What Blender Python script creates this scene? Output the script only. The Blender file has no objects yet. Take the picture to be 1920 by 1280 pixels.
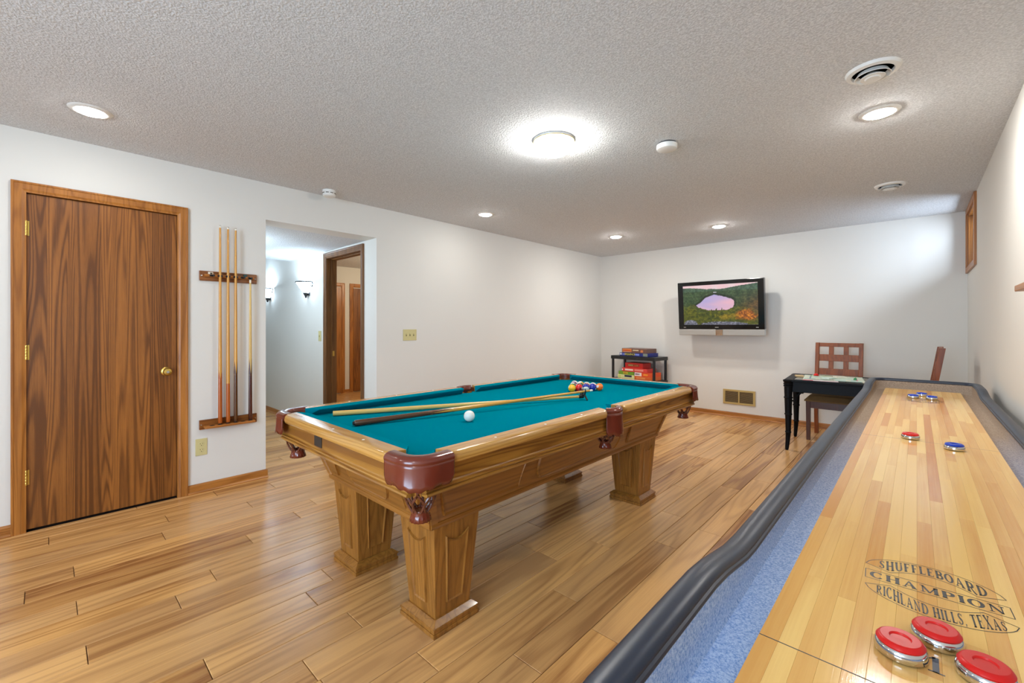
import bpy, math, random
from math import sin, cos, pi, radians, sqrt, atan2, hypot
from mathutils import Vector, Matrix

random.seed(7)
scene = bpy.context.scene
COL = scene.collection

# ------------------------------------------------------------------ camera, world, exposure
cam_d = bpy.data.cameras.new('camera')
cam_d.sensor_width = 36.0
cam_d.lens = 813.7 / 1920 * 36.0
cam_d.shift_y = -27.3 / 1920
cam_d.clip_start = 0.03
cam = bpy.data.objects.new('camera', cam_d)
cam.location = (0, 0, 1.245)
cam.rotation_euler = (radians(90), 0, radians(43.0))
COL.objects.link(cam)
scene.camera = cam

world = bpy.data.worlds.new('world')
scene.world = world
world.use_nodes = True
bgn = world.node_tree.nodes['Background']
bgn.inputs[0].default_value = (0.62, 0.78, 1.0, 1)
bgn.inputs[1].default_value = 4.0

scene.view_settings.view_transform = 'Standard'
scene.view_settings.look = 'None'
scene.view_settings.gamma = 1
scene.view_settings.use_curve_mapping = False
scene.view_settings.exposure = 0.2
scene.cycles.use_denoising = True
scene.cycles.max_bounces = 10
scene.cycles.diffuse_bounces = 6
scene.cycles.sample_clamp_indirect = 6
scene.cycles.caustics_reflective = False
scene.cycles.caustics_refractive = False


def area_light(name, loc, rot, sx, sy, power, color):
    d = bpy.data.lights.new(name, 'AREA')
    d.shape = 'RECTANGLE'
    d.size, d.size_y = sx, sy
    d.energy = power
    d.color = color
    o = bpy.data.objects.new(name, d)
    o.location = loc
    o.rotation_euler = rot
    COL.objects.link(o)
    return o


# area light added as cool daylight from an assumed, unseen window behind the camera
area_light('assumed_daylight', (-0.60, -2.62, 1.25), (radians(-90), 0, radians(180)), 1.7, 2.0, 105, (0.54, 0.76, 1.0))
# two unseen fill lights added behind the camera, not fixtures of the room
for lx_ in (-0.35, -2.4):
    ld = bpy.data.lights.new('rear_fill_light', 'AREA')
    ld.shape = 'DISK'
    ld.size = 0.16
    ld.energy = 9
    ld.color = (1.0, 0.97, 0.93)
    lo_ = bpy.data.objects.new('rear_fill_light', ld)
    lo_.location = (lx_, -1.0, 2.42)
    COL.objects.link(lo_)
# daylight in the well outside the small high window
area_light('well_daylight', (0.80, 6.0, 2.25), (0, radians(78), 0), 0.5, 0.8, 34, (0.72, 0.84, 1.0))
# assumed warm lamp, unseen, in the room beyond the hall doorway
pl = bpy.data.lights.new('assumed_study_lamp', 'POINT')
pl.energy = 34
pl.color = (1.0, 0.82, 0.58)
pl.shadow_soft_size = 0.12
plo = bpy.data.objects.new('assumed_study_lamp', pl)
plo.location = (-6.3, 4.3, 2.15)
COL.objects.link(plo)

# unseen cool fill light added just inside the hall
hl = bpy.data.lights.new('hall_fill_light', 'POINT')
hl.energy = 26
hl.color = (0.66, 0.84, 1.0)
hl.shadow_soft_size = 0.15
hlo = bpy.data.objects.new('hall_fill_light', hl)
hlo.location = (-5.0, 1.15, 1.95)
COL.objects.link(hlo)

LAMP = (1.0, 0.965, 0.915)
DOME_S = 88.0
SPOT_S = 345.0
SCONCE_S = 24.0

# ------------------------------------------------------------------ helpers: colour and materials


def L(r, g, b):
    def f(c):
        c /= 255.0
        return c / 12.92 if c <= 0.04045 else ((c + 0.055) / 1.055) ** 2.4
    return (f(r), f(g), f(b), 1.0)


def new_mat(name):
    m = bpy.data.materials.new(name)
    m.use_nodes = True
    nt = m.node_tree
    return m, nt, nt.nodes['Principled BSDF']


def simple(name, col, rough=0.5, metal=0.0, spec=0.5, noise=0.0, nscale=40.0, bump=0.0, coat=0.0, emit=None, es=0.0):
    m, nt, b = new_mat(name)
    b.inputs['Base Color'].default_value = col
    b.inputs['Roughness'].default_value = rough
    b.inputs['Metallic'].default_value = metal
    b.inputs['Specular IOR Level'].default_value = spec
    b.inputs['Coat Weight'].default_value = coat
    b.inputs['Coat Roughness'].default_value = 0.12
    if emit:
        b.inputs['Emission Color'].default_value = emit
        b.inputs['Emission Strength'].default_value = es
    tc = nt.nodes.new('ShaderNodeTexCoord')
    n = nt.nodes.new('ShaderNodeTexNoise')
    n.inputs['Scale'].default_value = nscale
    n.inputs['Detail'].default_value = 4
    nt.links.new(tc.outputs['Object'], n.inputs['Vector'])
    mx = nt.nodes.new('ShaderNodeMix')
    mx.data_type = 'RGBA'
    k = noise
    mx.inputs[6].default_value = tuple(c * (1 - k) for c in col[:3]) + (1,)
    mx.inputs[7].default_value = tuple(min(1, c * (1 + k)) for c in col[:3]) + (1,)
    nt.links.new(n.outputs['Fac'], mx.inputs[0])
    nt.links.new(mx.outputs[2], b.inputs['Base Color'])
    if bump:
        bp = nt.nodes.new('ShaderNodeBump')
        bp.inputs['Strength'].default_value = bump
        bp.inputs['Distance'].default_value = 0.004
        nt.links.new(n.outputs['Fac'], bp.inputs['Height'])
        nt.links.new(bp.outputs['Normal'], b.inputs['Normal'])
    return m


def wood(name, light, dark, axis='Y', across=14.0, along=0.9, rough=0.35, rings=55.0, ramt=0.22, rnd=0.0,
         coat=0.0, pores=0.25, spec=0.5, leaf=0.0, hue=None, rscale=0.35, contrast=0.25):
    """figure = contour lines of noise stretched along the grain; pores = finer stretched noise; rnd = tone change per
    object; leaf = width of veneer leaves (tone and figure change from leaf to leaf)"""
    m, nt, b = new_mat(name)
    N, K = nt.nodes.new, nt.links.new
    tc = N('ShaderNodeTexCoord')
    oi = N('ShaderNodeObjectInfo')

    def math_(op, a, c=0.0):
        q = N('ShaderNodeMath')
        q.operation = op
        for i, v in ((0, a), (1, c)):
            if hasattr(v, 'is_linked'):
                K(v, q.inputs[i])
            else:
                q.inputs[i].default_value = v
        return q.outputs[0]
    shift = oi.outputs['Random']
    lf = None
    if leaf:
        sp = N('ShaderNodeSeparateXYZ')
        K(tc.outputs['Object'], sp.inputs[0])
        wn = N('ShaderNodeTexWhiteNoise')
        wn.noise_dimensions = '1D'
        K(math_('FLOOR', math_('DIVIDE', sp.outputs[1], leaf)), wn.inputs['W'])
        lf = wn.outputs['Value']
        shift = math_('ADD', shift, lf)
    cmb = N('ShaderNodeCombineXYZ')
    for i in range(3):
        K(shift, cmb.inputs[i])
    off = N('ShaderNodeVectorMath')
    off.operation = 'MULTIPLY_ADD'
    K(cmb.outputs[0], off.inputs[0])
    off.inputs[1].default_value = (37.0, 53.0, 29.0)
    K(tc.outputs['Object'], off.inputs[2])

    def noise(a, l, det, dist=0.0, rgh=0.5):
        mp = N('ShaderNodeMapping')
        mp.inputs['Scale'].default_value = {'X': (l, a, a), 'Y': (a, l, a), 'Z': (a, a, l)}[axis]
        K(off.outputs[0], mp.inputs['Vector'])
        n = N('ShaderNodeTexNoise')
        n.inputs['Scale'].default_value = 1.0
        n.inputs['Detail'].default_value = det
        n.inputs['Distortion'].default_value = dist
        n.inputs['Roughness'].default_value = rgh
        K(mp.outputs[0], n.inputs['Vector'])
        return n.outputs['Fac']
    tone = noise(across * 0.5, along * 0.5, 4, 0.3)
    ctr = noise(across * rscale, along * rscale, 1, 0.2)
    fib = noise(across * 6, along * 1.2, 3)
    por = noise(across * 26, along * 8, 2)
    ring = math_('POWER', math_('ADD', math_('MULTIPLY', math_('SINE', math_('MULTIPLY', ctr, rings)), 0.5), 0.5), 2.0)
    s = math_('ADD', math_('MULTIPLY', math_('SUBTRACT', tone, 0.5), 0.9), 0.56)
    s = math_('SUBTRACT', s, math_('MULTIPLY', ring, ramt))
    s = math_('ADD', s, math_('MULTIPLY', math_('SUBTRACT', fib, 0.5), 0.45))
    s = math_('ADD', s, math_('MULTIPLY', math_('SUBTRACT', por, 0.5), pores))
    if rnd:
        s = math_('ADD', s, math_('MULTIPLY', math_('SUBTRACT', oi.outputs['Random'], 0.5), rnd))
    if leaf:
        s = math_('ADD', s, math_('MULTIPLY', math_('SUBTRACT', lf, 0.5), 0.35))
    rp = N('ShaderNodeValToRGB')
    rp.color_ramp.elements[0].position = 0.5 - contrast
    rp.color_ramp.elements[0].color = dark
    rp.color_ramp.elements[1].position = 0.5 + contrast
    rp.color_ramp.elements[1].color = light
    K(s, rp.inputs['Fac'])
    outc = rp.outputs[0]
    if hue:
        mx = N('ShaderNodeMix')
        mx.data_type = 'RGBA'
        wn2 = N('ShaderNodeTexWhiteNoise')
        wn2.noise_dimensions = '1D'
        K(oi.outputs['Random'], wn2.inputs['W'])
        K(math_('MULTIPLY', wn2.outputs['Value'], 0.55), mx.inputs[0])
        K(outc, mx.inputs[6])
        mx.inputs[7].default_value = hue
        outc = mx.outputs[2]
    K(outc, b.inputs['Base Color'])
    b.inputs['Roughness'].default_value = rough
    b.inputs['Specular IOR Level'].default_value = spec
    b.inputs['Coat Weight'].default_value = coat
    b.inputs['Coat Roughness'].default_value = 0.1
    bp = N('ShaderNodeBump')
    bp.inputs['Strength'].default_value = 0.05
    bp.inputs['Distance'].default_value = 0.001
    K(por, bp.inputs['Height'])
    K(bp.outputs['Normal'], b.inputs['Normal'])
    return m


def emitter(name, col, strength):
    m = bpy.data.materials.new(name)
    m.use_nodes = True
    nt = m.node_tree
    nt.nodes.clear()
    o = nt.nodes.new('ShaderNodeOutputMaterial')
    e = nt.nodes.new('ShaderNodeEmission')
    e.inputs[0].default_value = tuple(col[:3]) + (1,)
    e.inputs[1].default_value = strength
    nt.links.new(e.outputs[0], o.inputs[0])
    return m


M = {}
M['wall'] = simple('wall_paint', L(219, 217, 211), 0.75, spec=0.25, noise=0.012, nscale=3, bump=0.0)
M['trimwhite'] = simple('white_plastic', L(228, 228, 224), 0.4, noise=0.01)
M['oak_door'] = wood('oak_door_veneer', L(166, 104, 44), L(96, 54, 18), 'Z', 44, 2.0, 0.36, 120, 0.50, pores=0.75, leaf=0.124, rscale=0.20, contrast=0.46)
M['oak_trim'] = wood('oak_trim', L(190, 124, 54), L(134, 80, 30), 'Z', 40, 2.4, 0.35, 50, 0.3, pores=0.5, contrast=0.4)
M['oak_trim_y'] = wood('oak_trim_along', L(196, 130, 60), L(134, 80, 30), 'Y', 40, 2.4, 0.35, 50, 0.3, pores=0.5, contrast=0.4)
M['oak_trim_x'] = wood('oak_trim_across', L(196, 130, 60), L(134, 80, 30), 'X', 40, 2.4, 0.35, 50, 0.3, pores=0.5, contrast=0.4)
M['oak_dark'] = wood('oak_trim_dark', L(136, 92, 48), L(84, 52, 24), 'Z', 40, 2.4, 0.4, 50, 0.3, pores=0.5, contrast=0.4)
M['floor'] = wood('laminate_plank', L(230, 174, 104), L(136, 84, 40), 'Y', 26, 1.7, 0.26, 46, 0.34, rnd=0.46, pores=0.25,
                  spec=0.5, hue=L(218, 172, 116), contrast=0.44)
M['floor_gap'] = simple('floor_joint', L(58, 34, 18), 0.9)
M['oak_table_y'] = wood('oak_rail_long', L(216, 166, 88), L(158, 106, 40), 'Y', 34, 1.8, 0.24, 60, 0.26, pores=0.4, coat=0.35, contrast=0.45)
M['oak_table_x'] = wood('oak_rail_short', L(216, 166, 88), L(158, 106, 40), 'X', 34, 1.8, 0.24, 60, 0.26, pores=0.4, coat=0.35, contrast=0.45)
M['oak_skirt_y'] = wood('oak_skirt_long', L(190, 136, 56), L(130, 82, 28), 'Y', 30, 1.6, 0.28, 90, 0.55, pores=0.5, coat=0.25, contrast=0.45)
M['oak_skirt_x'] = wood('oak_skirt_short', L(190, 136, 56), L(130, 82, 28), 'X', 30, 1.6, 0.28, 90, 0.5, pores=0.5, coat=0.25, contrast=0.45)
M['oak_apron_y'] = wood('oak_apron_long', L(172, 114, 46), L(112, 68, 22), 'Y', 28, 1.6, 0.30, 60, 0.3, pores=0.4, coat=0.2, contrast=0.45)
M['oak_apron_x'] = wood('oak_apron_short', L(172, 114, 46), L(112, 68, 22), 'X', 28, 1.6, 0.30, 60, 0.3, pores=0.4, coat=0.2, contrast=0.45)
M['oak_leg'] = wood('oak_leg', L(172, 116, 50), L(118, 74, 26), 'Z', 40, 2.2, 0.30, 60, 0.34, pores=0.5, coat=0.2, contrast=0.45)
M['cloth'] = simple('pool_cloth', L(0, 122, 140), 0.95, spec=0.0, noise=0.05, nscale=300, bump=0.05)
M['leather'] = simple('brown_leather', L(106, 43, 27), 0.2, noise=0.18, nscale=14, coat=0.3)
M['leather_dark'] = simple('dark_leather', L(100, 52, 34), 0.35, noise=0.2, nscale=30, coat=0.2)
M['brass'] = simple('brass', L(214, 182, 96), 0.32, metal=1.0)
M['almond'] = simple('almond_plastic', L(202, 192, 138), 0.4)
M['slot'] = simple('dark_slot', L(60, 48, 24), 0.6)
M['black'] = simple('black_plastic', L(22, 22, 22), 0.35, noise=0.1)
M['gloss_black'] = simple('gloss_black', L(14, 15, 16), 0.14)
M['rubber'] = simple('black_rubber', L(16, 16, 17), 0.6)
M['ivory'] = simple('ivory_plastic', L(236, 230, 214), 0.3)
M['cueball'] = simple('cue_ball_resin', L(232, 232, 224), 0.12, coat=0.4)
M['maple'] = wood('maple_stick', L(222, 190, 112), L(196, 156, 78), 'Z', 60, 1.5, 0.3, 20, 0.1, pores=0.15, coat=0.3)
M['cue_honey'] = wood('cue_honey_shaft', L(214, 158, 66), L(188, 126, 44), 'Z', 60, 1.5, 0.25, 20, 0.1, pores=0.15, coat=0.4)
M['cue_orange'] = wood('cue_orange_butt', L(186, 98, 34), L(150, 70, 22), 'Z', 60, 1.5, 0.25, 20, 0.1, pores=0.15, coat=0.4)
M['cue_dark'] = wood('cue_dark_butt', L(92, 56, 30), L(58, 34, 18), 'Z', 60, 1.5, 0.22, 20, 0.1, pores=0.2, coat=0.4)
M['cue_red'] = wood('cue_mahogany_butt', L(86, 34, 20), L(56, 20, 12), 'Z', 60, 1.5, 0.22, 20, 0.1, pores=0.2, coat=0.4)
M['rack_oak'] = wood('rack_oak', L(160, 98, 40), L(104, 56, 20), 'Y', 50, 3.0, 0.35, 50, 0.35, pores=0.5, contrast=0.4)
M['rack_dowel'] = wood('rack_dowel', L(190, 122, 54), L(150, 90, 34), 'Y', 50, 3.0, 0.35, 30, 0.2, pores=0.3)
M['strip'] = wood('maple_strip', L(248, 207, 128), L(208, 138, 70), 'Y', 40, 3.0, 0.13, 20, 0.1, rnd=1.15, pores=0.14, coat=0.06, spec=0.28, contrast=0.5,
                  hue=L(240, 190, 106))
M['vinyl'] = simple('rim_vinyl', L(22, 35, 54), 0.36, noise=0.06, nscale=120, bump=0.02)
M['cabinet'] = simple('dark_cabinet', L(34, 30, 28), 0.5)
M['ink'] = simple('black_ink', L(32, 30, 26), 0.4)
M['ink_blue'] = simple('slate_ink', L(38, 50, 62), 0.4)
M['chrome'] = simple('chrome', L(214, 214, 212), 0.1, metal=1.0)
M['silver'] = simple('silver_plastic', L(176, 174, 168), 0.35, metal=0.35)
M['puck_red'] = simple('red_puck_cap', L(208, 24, 20), 0.32, spec=0.35)
M['puck_blue'] = simple('blue_puck_cap', L(14, 58, 176), 0.32, spec=0.35)
M['walnut'] = wood('chair_wood', L(160, 82, 24), L(104, 48, 12), 'Z', 40, 3.0, 0.42, 40, 0.25, pores=0.3, contrast=0.4)
M['walnut_dark'] = wood('chair_wood_dark', L(96, 48, 24), L(60, 28, 12), 'Z', 40, 3.0, 0.35, 40, 0.25, pores=0.3, contrast=0.4)
M['suede'] = simple('brown_suede', L(122, 96, 62), 0.95, spec=0.1, noise=0.12, nscale=60)
M['table_black'] = simple('black_lacquer', L(14, 15, 17), 0.45, spec=0.12, noise=0.1)
M['inset'] = simple('slate_inset', L(110, 110, 102), 0.25, noise=0.1)
M['glass'] = simple('window_glass', L(225, 235, 240), 0.05)
M['dark'] = simple('dark_void', L(26, 22, 18), 0.9)
M['duct'] = simple('duct_dark', L(60, 62, 66), 0.7)
M['plate'] = simple('dark_badge', L(44, 42, 38), 0.3)
M['iron'] = simple('wrought_iron', L(40, 42, 44), 0.5)
M['concrete'] = simple('well_wall', L(150, 152, 150), 0.9, noise=0.1)
M['lamp'] = emitter('lamp_lens', LAMP, SPOT_S)
M['lamp_soft'] = emitter('lamp_lens_dim', LAMP, SPOT_S * 0.30)
M['dome'] = emitter('dome_glass', LAMP, DOME_S)
M['sconce'] = emitter('sconce_glass', (0.62, 0.81, 1.0), SCONCE_S)


def popcorn():
    m, nt, b = new_mat('popcorn_ceiling')
    N, K = nt.nodes.new, nt.links.new
    b.inputs['Roughness'].default_value = 0.9
    b.inputs['Specular IOR Level'].default_value = 0.15
    tc = N('ShaderNodeTexCoord')
    n = N('ShaderNodeTexNoise')
    n.inputs['Scale'].default_value = 95
    n.inputs['Detail'].default_value = 3
    n.inputs['Roughness'].default_value = 0.6
    K(tc.outputs['Object'], n.inputs['Vector'])
    v = N('ShaderNodeTexVoronoi')
    v.inputs['Scale'].default_value = 130
    K(tc.outputs['Object'], v.inputs['Vector'])
    sub = N('ShaderNodeMath')
    sub.operation = 'SUBTRACT'
    K(n.outputs['Fac'], sub.inputs[0])
    mul = N('ShaderNodeMath')
    mul.operation = 'MULTIPLY'
    mul.inputs[1].default_value = 0.5
    K(v.outputs['Distance'], mul.inputs[0])
    K(mul.outputs[0], sub.inputs[1])
    rp = N('ShaderNodeValToRGB')
    rp.color_ramp.elements[0].color = L(200, 203, 206)
    rp.color_ramp.elements[1].color = L(232, 235, 238)
    rp.color_ramp.elements[0].position = 0.1
    rp.color_ramp.elements[1].position = 0.55
    K(sub.outputs[0], rp.inputs['Fac'])
    K(rp.outputs[0], b.inputs['Base Color'])
    bp = N('ShaderNodeBump')
    bp.inputs['Strength'].default_value = 0.6
    bp.inputs['Distance'].default_value = 0.006
    K(sub.outputs[0], bp.inputs['Height'])
    K(bp.outputs['Normal'], b.inputs['Normal'])
    return m


M['ceiling'] = popcorn()


def carpet():
    m, nt, b = new_mat('heather_carpet')
    N, K = nt.nodes.new, nt.links.new
    b.inputs['Roughness'].default_value = 0.95
    b.inputs['Specular IOR Level'].default_value = 0.1
    tc = N('ShaderNodeTexCoord')
    n = N('ShaderNodeTexNoise')
    n.inputs['Scale'].default_value = 260
    n.inputs['Detail'].default_value = 4
    n.inputs['Roughness'].default_value = 0.75
    K(tc.outputs['Object'], n.inputs['Vector'])
    # cool daylight near and warm lamplight far, painted into the carpet colour
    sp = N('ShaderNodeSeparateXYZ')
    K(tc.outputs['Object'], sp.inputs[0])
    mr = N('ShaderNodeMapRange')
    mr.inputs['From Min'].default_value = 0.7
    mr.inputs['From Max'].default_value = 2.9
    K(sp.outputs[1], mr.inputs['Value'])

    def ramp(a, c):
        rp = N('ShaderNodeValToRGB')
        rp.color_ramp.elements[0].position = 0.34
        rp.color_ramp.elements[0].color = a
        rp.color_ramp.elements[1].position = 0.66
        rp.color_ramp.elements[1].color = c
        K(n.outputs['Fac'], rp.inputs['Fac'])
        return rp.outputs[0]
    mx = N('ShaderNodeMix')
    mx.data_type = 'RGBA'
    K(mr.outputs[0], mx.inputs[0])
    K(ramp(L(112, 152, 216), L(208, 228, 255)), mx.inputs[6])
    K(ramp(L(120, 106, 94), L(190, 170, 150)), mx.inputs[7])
    K(mx.outputs[2], b.inputs['Base Color'])
    bp = N('ShaderNodeBump')
    bp.inputs['Strength'].default_value = 0.5
    bp.inputs['Distance'].default_value = 0.0008
    K(n.outputs['Fac'], bp.inputs['Height'])
    K(bp.outputs['Normal'], b.inputs['Normal'])
    return m


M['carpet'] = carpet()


def ball_mat(name, col, stripe):
    m, nt, b = new_mat(name)
    N, K = nt.nodes.new, nt.links.new
    b.inputs['Roughness'].default_value = 0.1
    b.inputs['Coat Weight'].default_value = 0.4
    tc = N('ShaderNodeTexCoord')
    nm = N('ShaderNodeVectorMath')
    nm.operation = 'NORMALIZE'
    K(tc.outputs['Object'], nm.inputs[0])
    sp = N('ShaderNodeSeparateXYZ')
    K(nm.outputs[0], sp.inputs[0])

    def math_(op, a, c):
        q = N('ShaderNodeMath')
        q.operation = op
        for i, v in ((0, a), (1, c)):
            if hasattr(v, 'is_linked'):
                K(v, q.inputs[i])
            else:
                q.inputs[i].default_value = v
        return q.outputs[0]
    ax = math_('ABSOLUTE', sp.outputs[0], 0)
    spot = math_('GREATER_THAN', ax, 0.93)
    white = spot
    if stripe:
        az = math_('ABSOLUTE', sp.outputs[2], 0)
        white = math_('MAXIMUM', spot, math_('GREATER_THAN', az, 0.52))
    mx = N('ShaderNodeMix')
    mx.data_type = 'RGBA'
    K(white, mx.inputs[0])
    mx.inputs[6].default_value = col
    mx.inputs[7].default_value = L(236, 232, 220)
    K(mx.outputs[2], b.inputs['Base Color'])
    return m


# ------------------------------------------------------------------ helpers: mesh building
class MB:
    def __init__(self):
        self.v, self.f, self.s = [], [], []

    def add(self, vs, fs, smooth=False, mat=None):
        o = len(self.v)
        for p in vs:
            p = Vector(p)
            if mat is not None:
                p = mat @ p
            self.v.append(tuple(p))
        for f in fs:
            self.f.append([i + o for i in f])
            self.s.append(smooth)
        return self

    def box(self, a, b, mat=None):
        (x0, y0, z0), (x1, y1, z1) = a, b
        vs = [(x0, y0, z0), (x1, y0, z0), (x1, y1, z0), (x0, y1, z0), (x0, y0, z1), (x1, y0, z1), (x1, y1, z1), (x0, y1, z1)]
        fs = [(0, 3, 2, 1), (4, 5, 6, 7), (0, 1, 5, 4), (1, 2, 6, 5), (2, 3, 7, 6), (3, 0, 4, 7)]
        return self.add(vs, fs, False, mat)

    def chamfer_box(self, a, b, c, mat=None):
        """box whose top edges are chamfered by c"""
        (x0, y0, z0), (x1, y1, z1) = a, b
        vs = [(x0, y0, z0), (x1, y0, z0), (x1, y1, z0), (x0, y1, z0),
              (x0, y0, z1 - c), (x1, y0, z1 - c), (x1, y1, z1 - c), (x0, y1, z1 - c),
              (x0 + c, y0 + c, z1), (x1 - c, y0 + c, z1), (x1 - c, y1 - c, z1), (x0 + c, y1 - c, z1)]
        fs = [(0, 3, 2, 1), (0, 1, 5, 4), (1, 2, 6, 5), (2, 3, 7, 6), (3, 0, 4, 7),
              (4, 5, 9, 8), (5, 6, 10, 9), (6, 7, 11, 10), (7, 4, 8, 11), (8, 9, 10, 11)]
        return self.add(vs, fs, False, mat)

    def frustum(self, hx0, hy0, z0, hx1, hy1, z1, mat=None, cx=0, cy=0):
        vs = [(cx + sx * hx0, cy + sy * hy0, z0) for sx, sy in ((-1, -1), (1, -1), (1, 1), (-1, 1))] + \
             [(cx + sx * hx1, cy + sy * hy1, z1) for sx, sy in ((-1, -1), (1, -1), (1, 1), (-1, 1))]
        fs = [(0, 3, 2, 1), (4, 5, 6, 7), (0, 1, 5, 4), (1, 2, 6, 5), (2, 3, 7, 6), (3, 0, 4, 7)]
        return self.add(vs, fs, False, mat)

    def prism(self, poly, z0, z1, mat=None, smooth=False):
        n = len(poly)
        vs = [(x, y, z0) for x, y in poly] + [(x, y, z1) for x, y in poly]
        self.add(vs, [list(range(n))[::-1], list(range(n, 2 * n))], False, mat)
        o = len(self.v) - 2 * n
        for i in range(n):
            j = (i + 1) % n
            self.f.append([o + i, o + j, o + n + j, o + n + i])
            self.s.append(smooth)
        return self

    def lathe(self, prof, n=24, mat=None, smooth=True, a0=0.0, a1=2 * pi):
        """prof: (r, z) pairs; closed round unless a1 - a0 < 2 pi"""
        full = abs(a1 - a0 - 2 * pi) < 1e-6
        m = n if full else n + 1
        vs, fs = [], []
        for r, z in prof:
            for i in range(m):
                a = a0 + (a1 - a0) * i / n
                vs.append((r * cos(a), r * sin(a), z))
        for k in range(len(prof) - 1):
            for i in range(n):
                j = (i + 1) % m
                fs.append((k * m + i, k * m + j, (k + 1) * m + j, (k + 1) * m + i))
        self.add(vs, fs, smooth, mat)
        if full:
            o = len(self.v) - len(vs)
            if prof[0][0] > 1e-6:
                self.f.append([o + i for i in range(m)][::-1])
                self.s.append(False)
            if prof[-1][0] > 1e-6:
                self.f.append([o + (len(prof) - 1) * m + i for i in range(m)])
                self.s.append(False)
        return self

    def tube(self, pts, rad, n=8, closed=False, mat=None, flat=1.0, smooth=True):
        pts = [Vector(p) for p in pts]
        k = len(pts)
        rads = rad if isinstance(rad, (list, tuple)) else [rad] * k
        vs, fs = [], []
        up0 = Vector((0, 0, 1))
        for i, p in enumerate(pts):
            if closed:
                t = (pts[(i + 1) % k] - pts[i - 1]).normalized()
            else:
                t = (pts[min(i + 1, k - 1)] - pts[max(i - 1, 0)]).normalized()
            up = up0 if abs(t.z) < 0.95 else Vector((1, 0, 0))
            a = t.cross(up).normalized()
            b = a.cross(t).normalized()
            for q in range(n):
                w = 2 * pi * q / n
                vs.append(p + a * cos(w) * rads[i] + b * sin(w) * rads[i] * flat)
        for i in range(k if closed else k - 1):
            j = (i + 1) % k
            for q in range(n):
                r = (q + 1) % n
                fs.append((i * n + q, i * n + r, j * n + r, j * n + q))
        if not closed:
            fs.append(tuple(range(n))[::-1])
            fs.append(tuple((k - 1) * n + q for q in range(n)))
        return self.add(vs, fs, smooth, mat)

    def sweep(self, path, section, closed=True, mat=None, smooth=True):
        """path: list of (pos, side, up) frames; section: (u, w) pairs along side / up (a closed ring)"""
        k, n = len(path), len(section)
        vs, fs = [], []
        for p, s_, u_ in path:
            for a, b in section:
                vs.append(Vector(p) + Vector(s_) * a + Vector(u_) * b)
        for i in range(k if closed else k - 1):
            j = (i + 1) % k
            for q in range(n):
                r = (q + 1) % n
                fs.append((i * n + q, i * n + r, j * n + r, j * n + q))
        if not closed:
            fs.append(tuple(range(n))[::-1])
            fs.append(tuple((k - 1) * n + q for q in range(n)))
        return self.add(vs, fs, smooth, mat)

    def sphere(self, r, c=(0, 0, 0), seg=24, rings=14, mat=None):
        prof = [(max(1e-7, r * sin(pi * i / rings)), -r * cos(pi * i / rings)) for i in range(rings + 1)]
        mm = Matrix.Translation(Vector(c))
        return self.lathe(prof, seg, mm if mat is None else mat @ mm)

    def mesh(self, name, m):
        me = bpy.data.meshes.new(name)
        me.from_pydata(self.v, [], self.f)
        me.polygons.foreach_set('use_smooth', self.s)
        me.materials.append(m)
        me.update()
        return me

    def build(self, name, m, parent=None, bevel=0.0, loc=None, seg=2, fix=False):
        me = self.mesh(name, m)
        if fix:
            import bmesh
            bm = bmesh.new()
            bm.from_mesh(me)
            bmesh.ops.recalc_face_normals(bm, faces=bm.faces)
            bm.to_mesh(me)
            bm.free()
        if any(self.s):
            me.set_sharp_from_angle(angle=radians(38))
        o = bpy.data.objects.new(name, me)
        COL.objects.link(o)
        if parent is not None:
            o.parent = parent
        if loc is not None:
            o.location = loc
        if bevel:
            md = o.modifiers.new('Bevel', 'BEVEL')
            md.width = bevel
            md.segments = seg
            md.limit_method = 'ANGLE'
            md.angle_limit = radians(40)
        return o


def thing(name, label, cat, loc=(0, 0, 0), rot=(0, 0, 0), group=None):
    o = bpy.data.objects.new(name, None)
    o.empty_display_size = 0.05
    COL.objects.link(o)
    o.location = loc
    o.rotation_euler = rot
    tag(o, label, cat, group)
    return o


def tag(o, label, cat, group=None):
    o['label'] = label
    o['category'] = cat
    if group:
        o['group'] = group
    return o


def struct(name, mb, m, parent=None, **k):
    o = mb.build(name, m, parent, **k)
    if parent is None:
        o['kind'] = 'structure'
    return o


def copy_tree(o, parent=None):
    c = o.copy()
    COL.objects.link(c)
    if parent is not None:
        c.parent = parent
    for ch in list(o.children):
        copy_tree(ch, c)
    return c


def rotz(a):
    return Matrix.Rotation(a, 4, 'Z')


def T(x, y, z):
    return Matrix.Translation(Vector((x, y, z)))


def txt(name, s, size, mat4, m, parent, extrude=0.0002):
    cu = bpy.data.curves.new(name, 'FONT')
    cu.body = s
    cu.size = size
    cu.align_x = 'CENTER'
    cu.align_y = 'CENTER'
    cu.extrude = extrude
    cu.materials.append(m)
    tmp = bpy.data.objects.new('tmp', cu)
    COL.objects.link(tmp)
    bpy.context.view_layer.update()
    me = bpy.data.meshes.new_from_object(tmp)
    bpy.data.objects.remove(tmp)
    o = bpy.data.objects.new(name, me)
    COL.objects.link(o)
    o.parent = parent
    o.matrix_local = mat4
    return o


XL, XR, YB, YF, H = -3.95, 0.385, 6.48, -2.70, 2.44
WT = 0.225                      # thickness of the left wall
XLO = XL - WT
OP0, OP1, OPZ = 1.24, 2.25, 2.135
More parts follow.
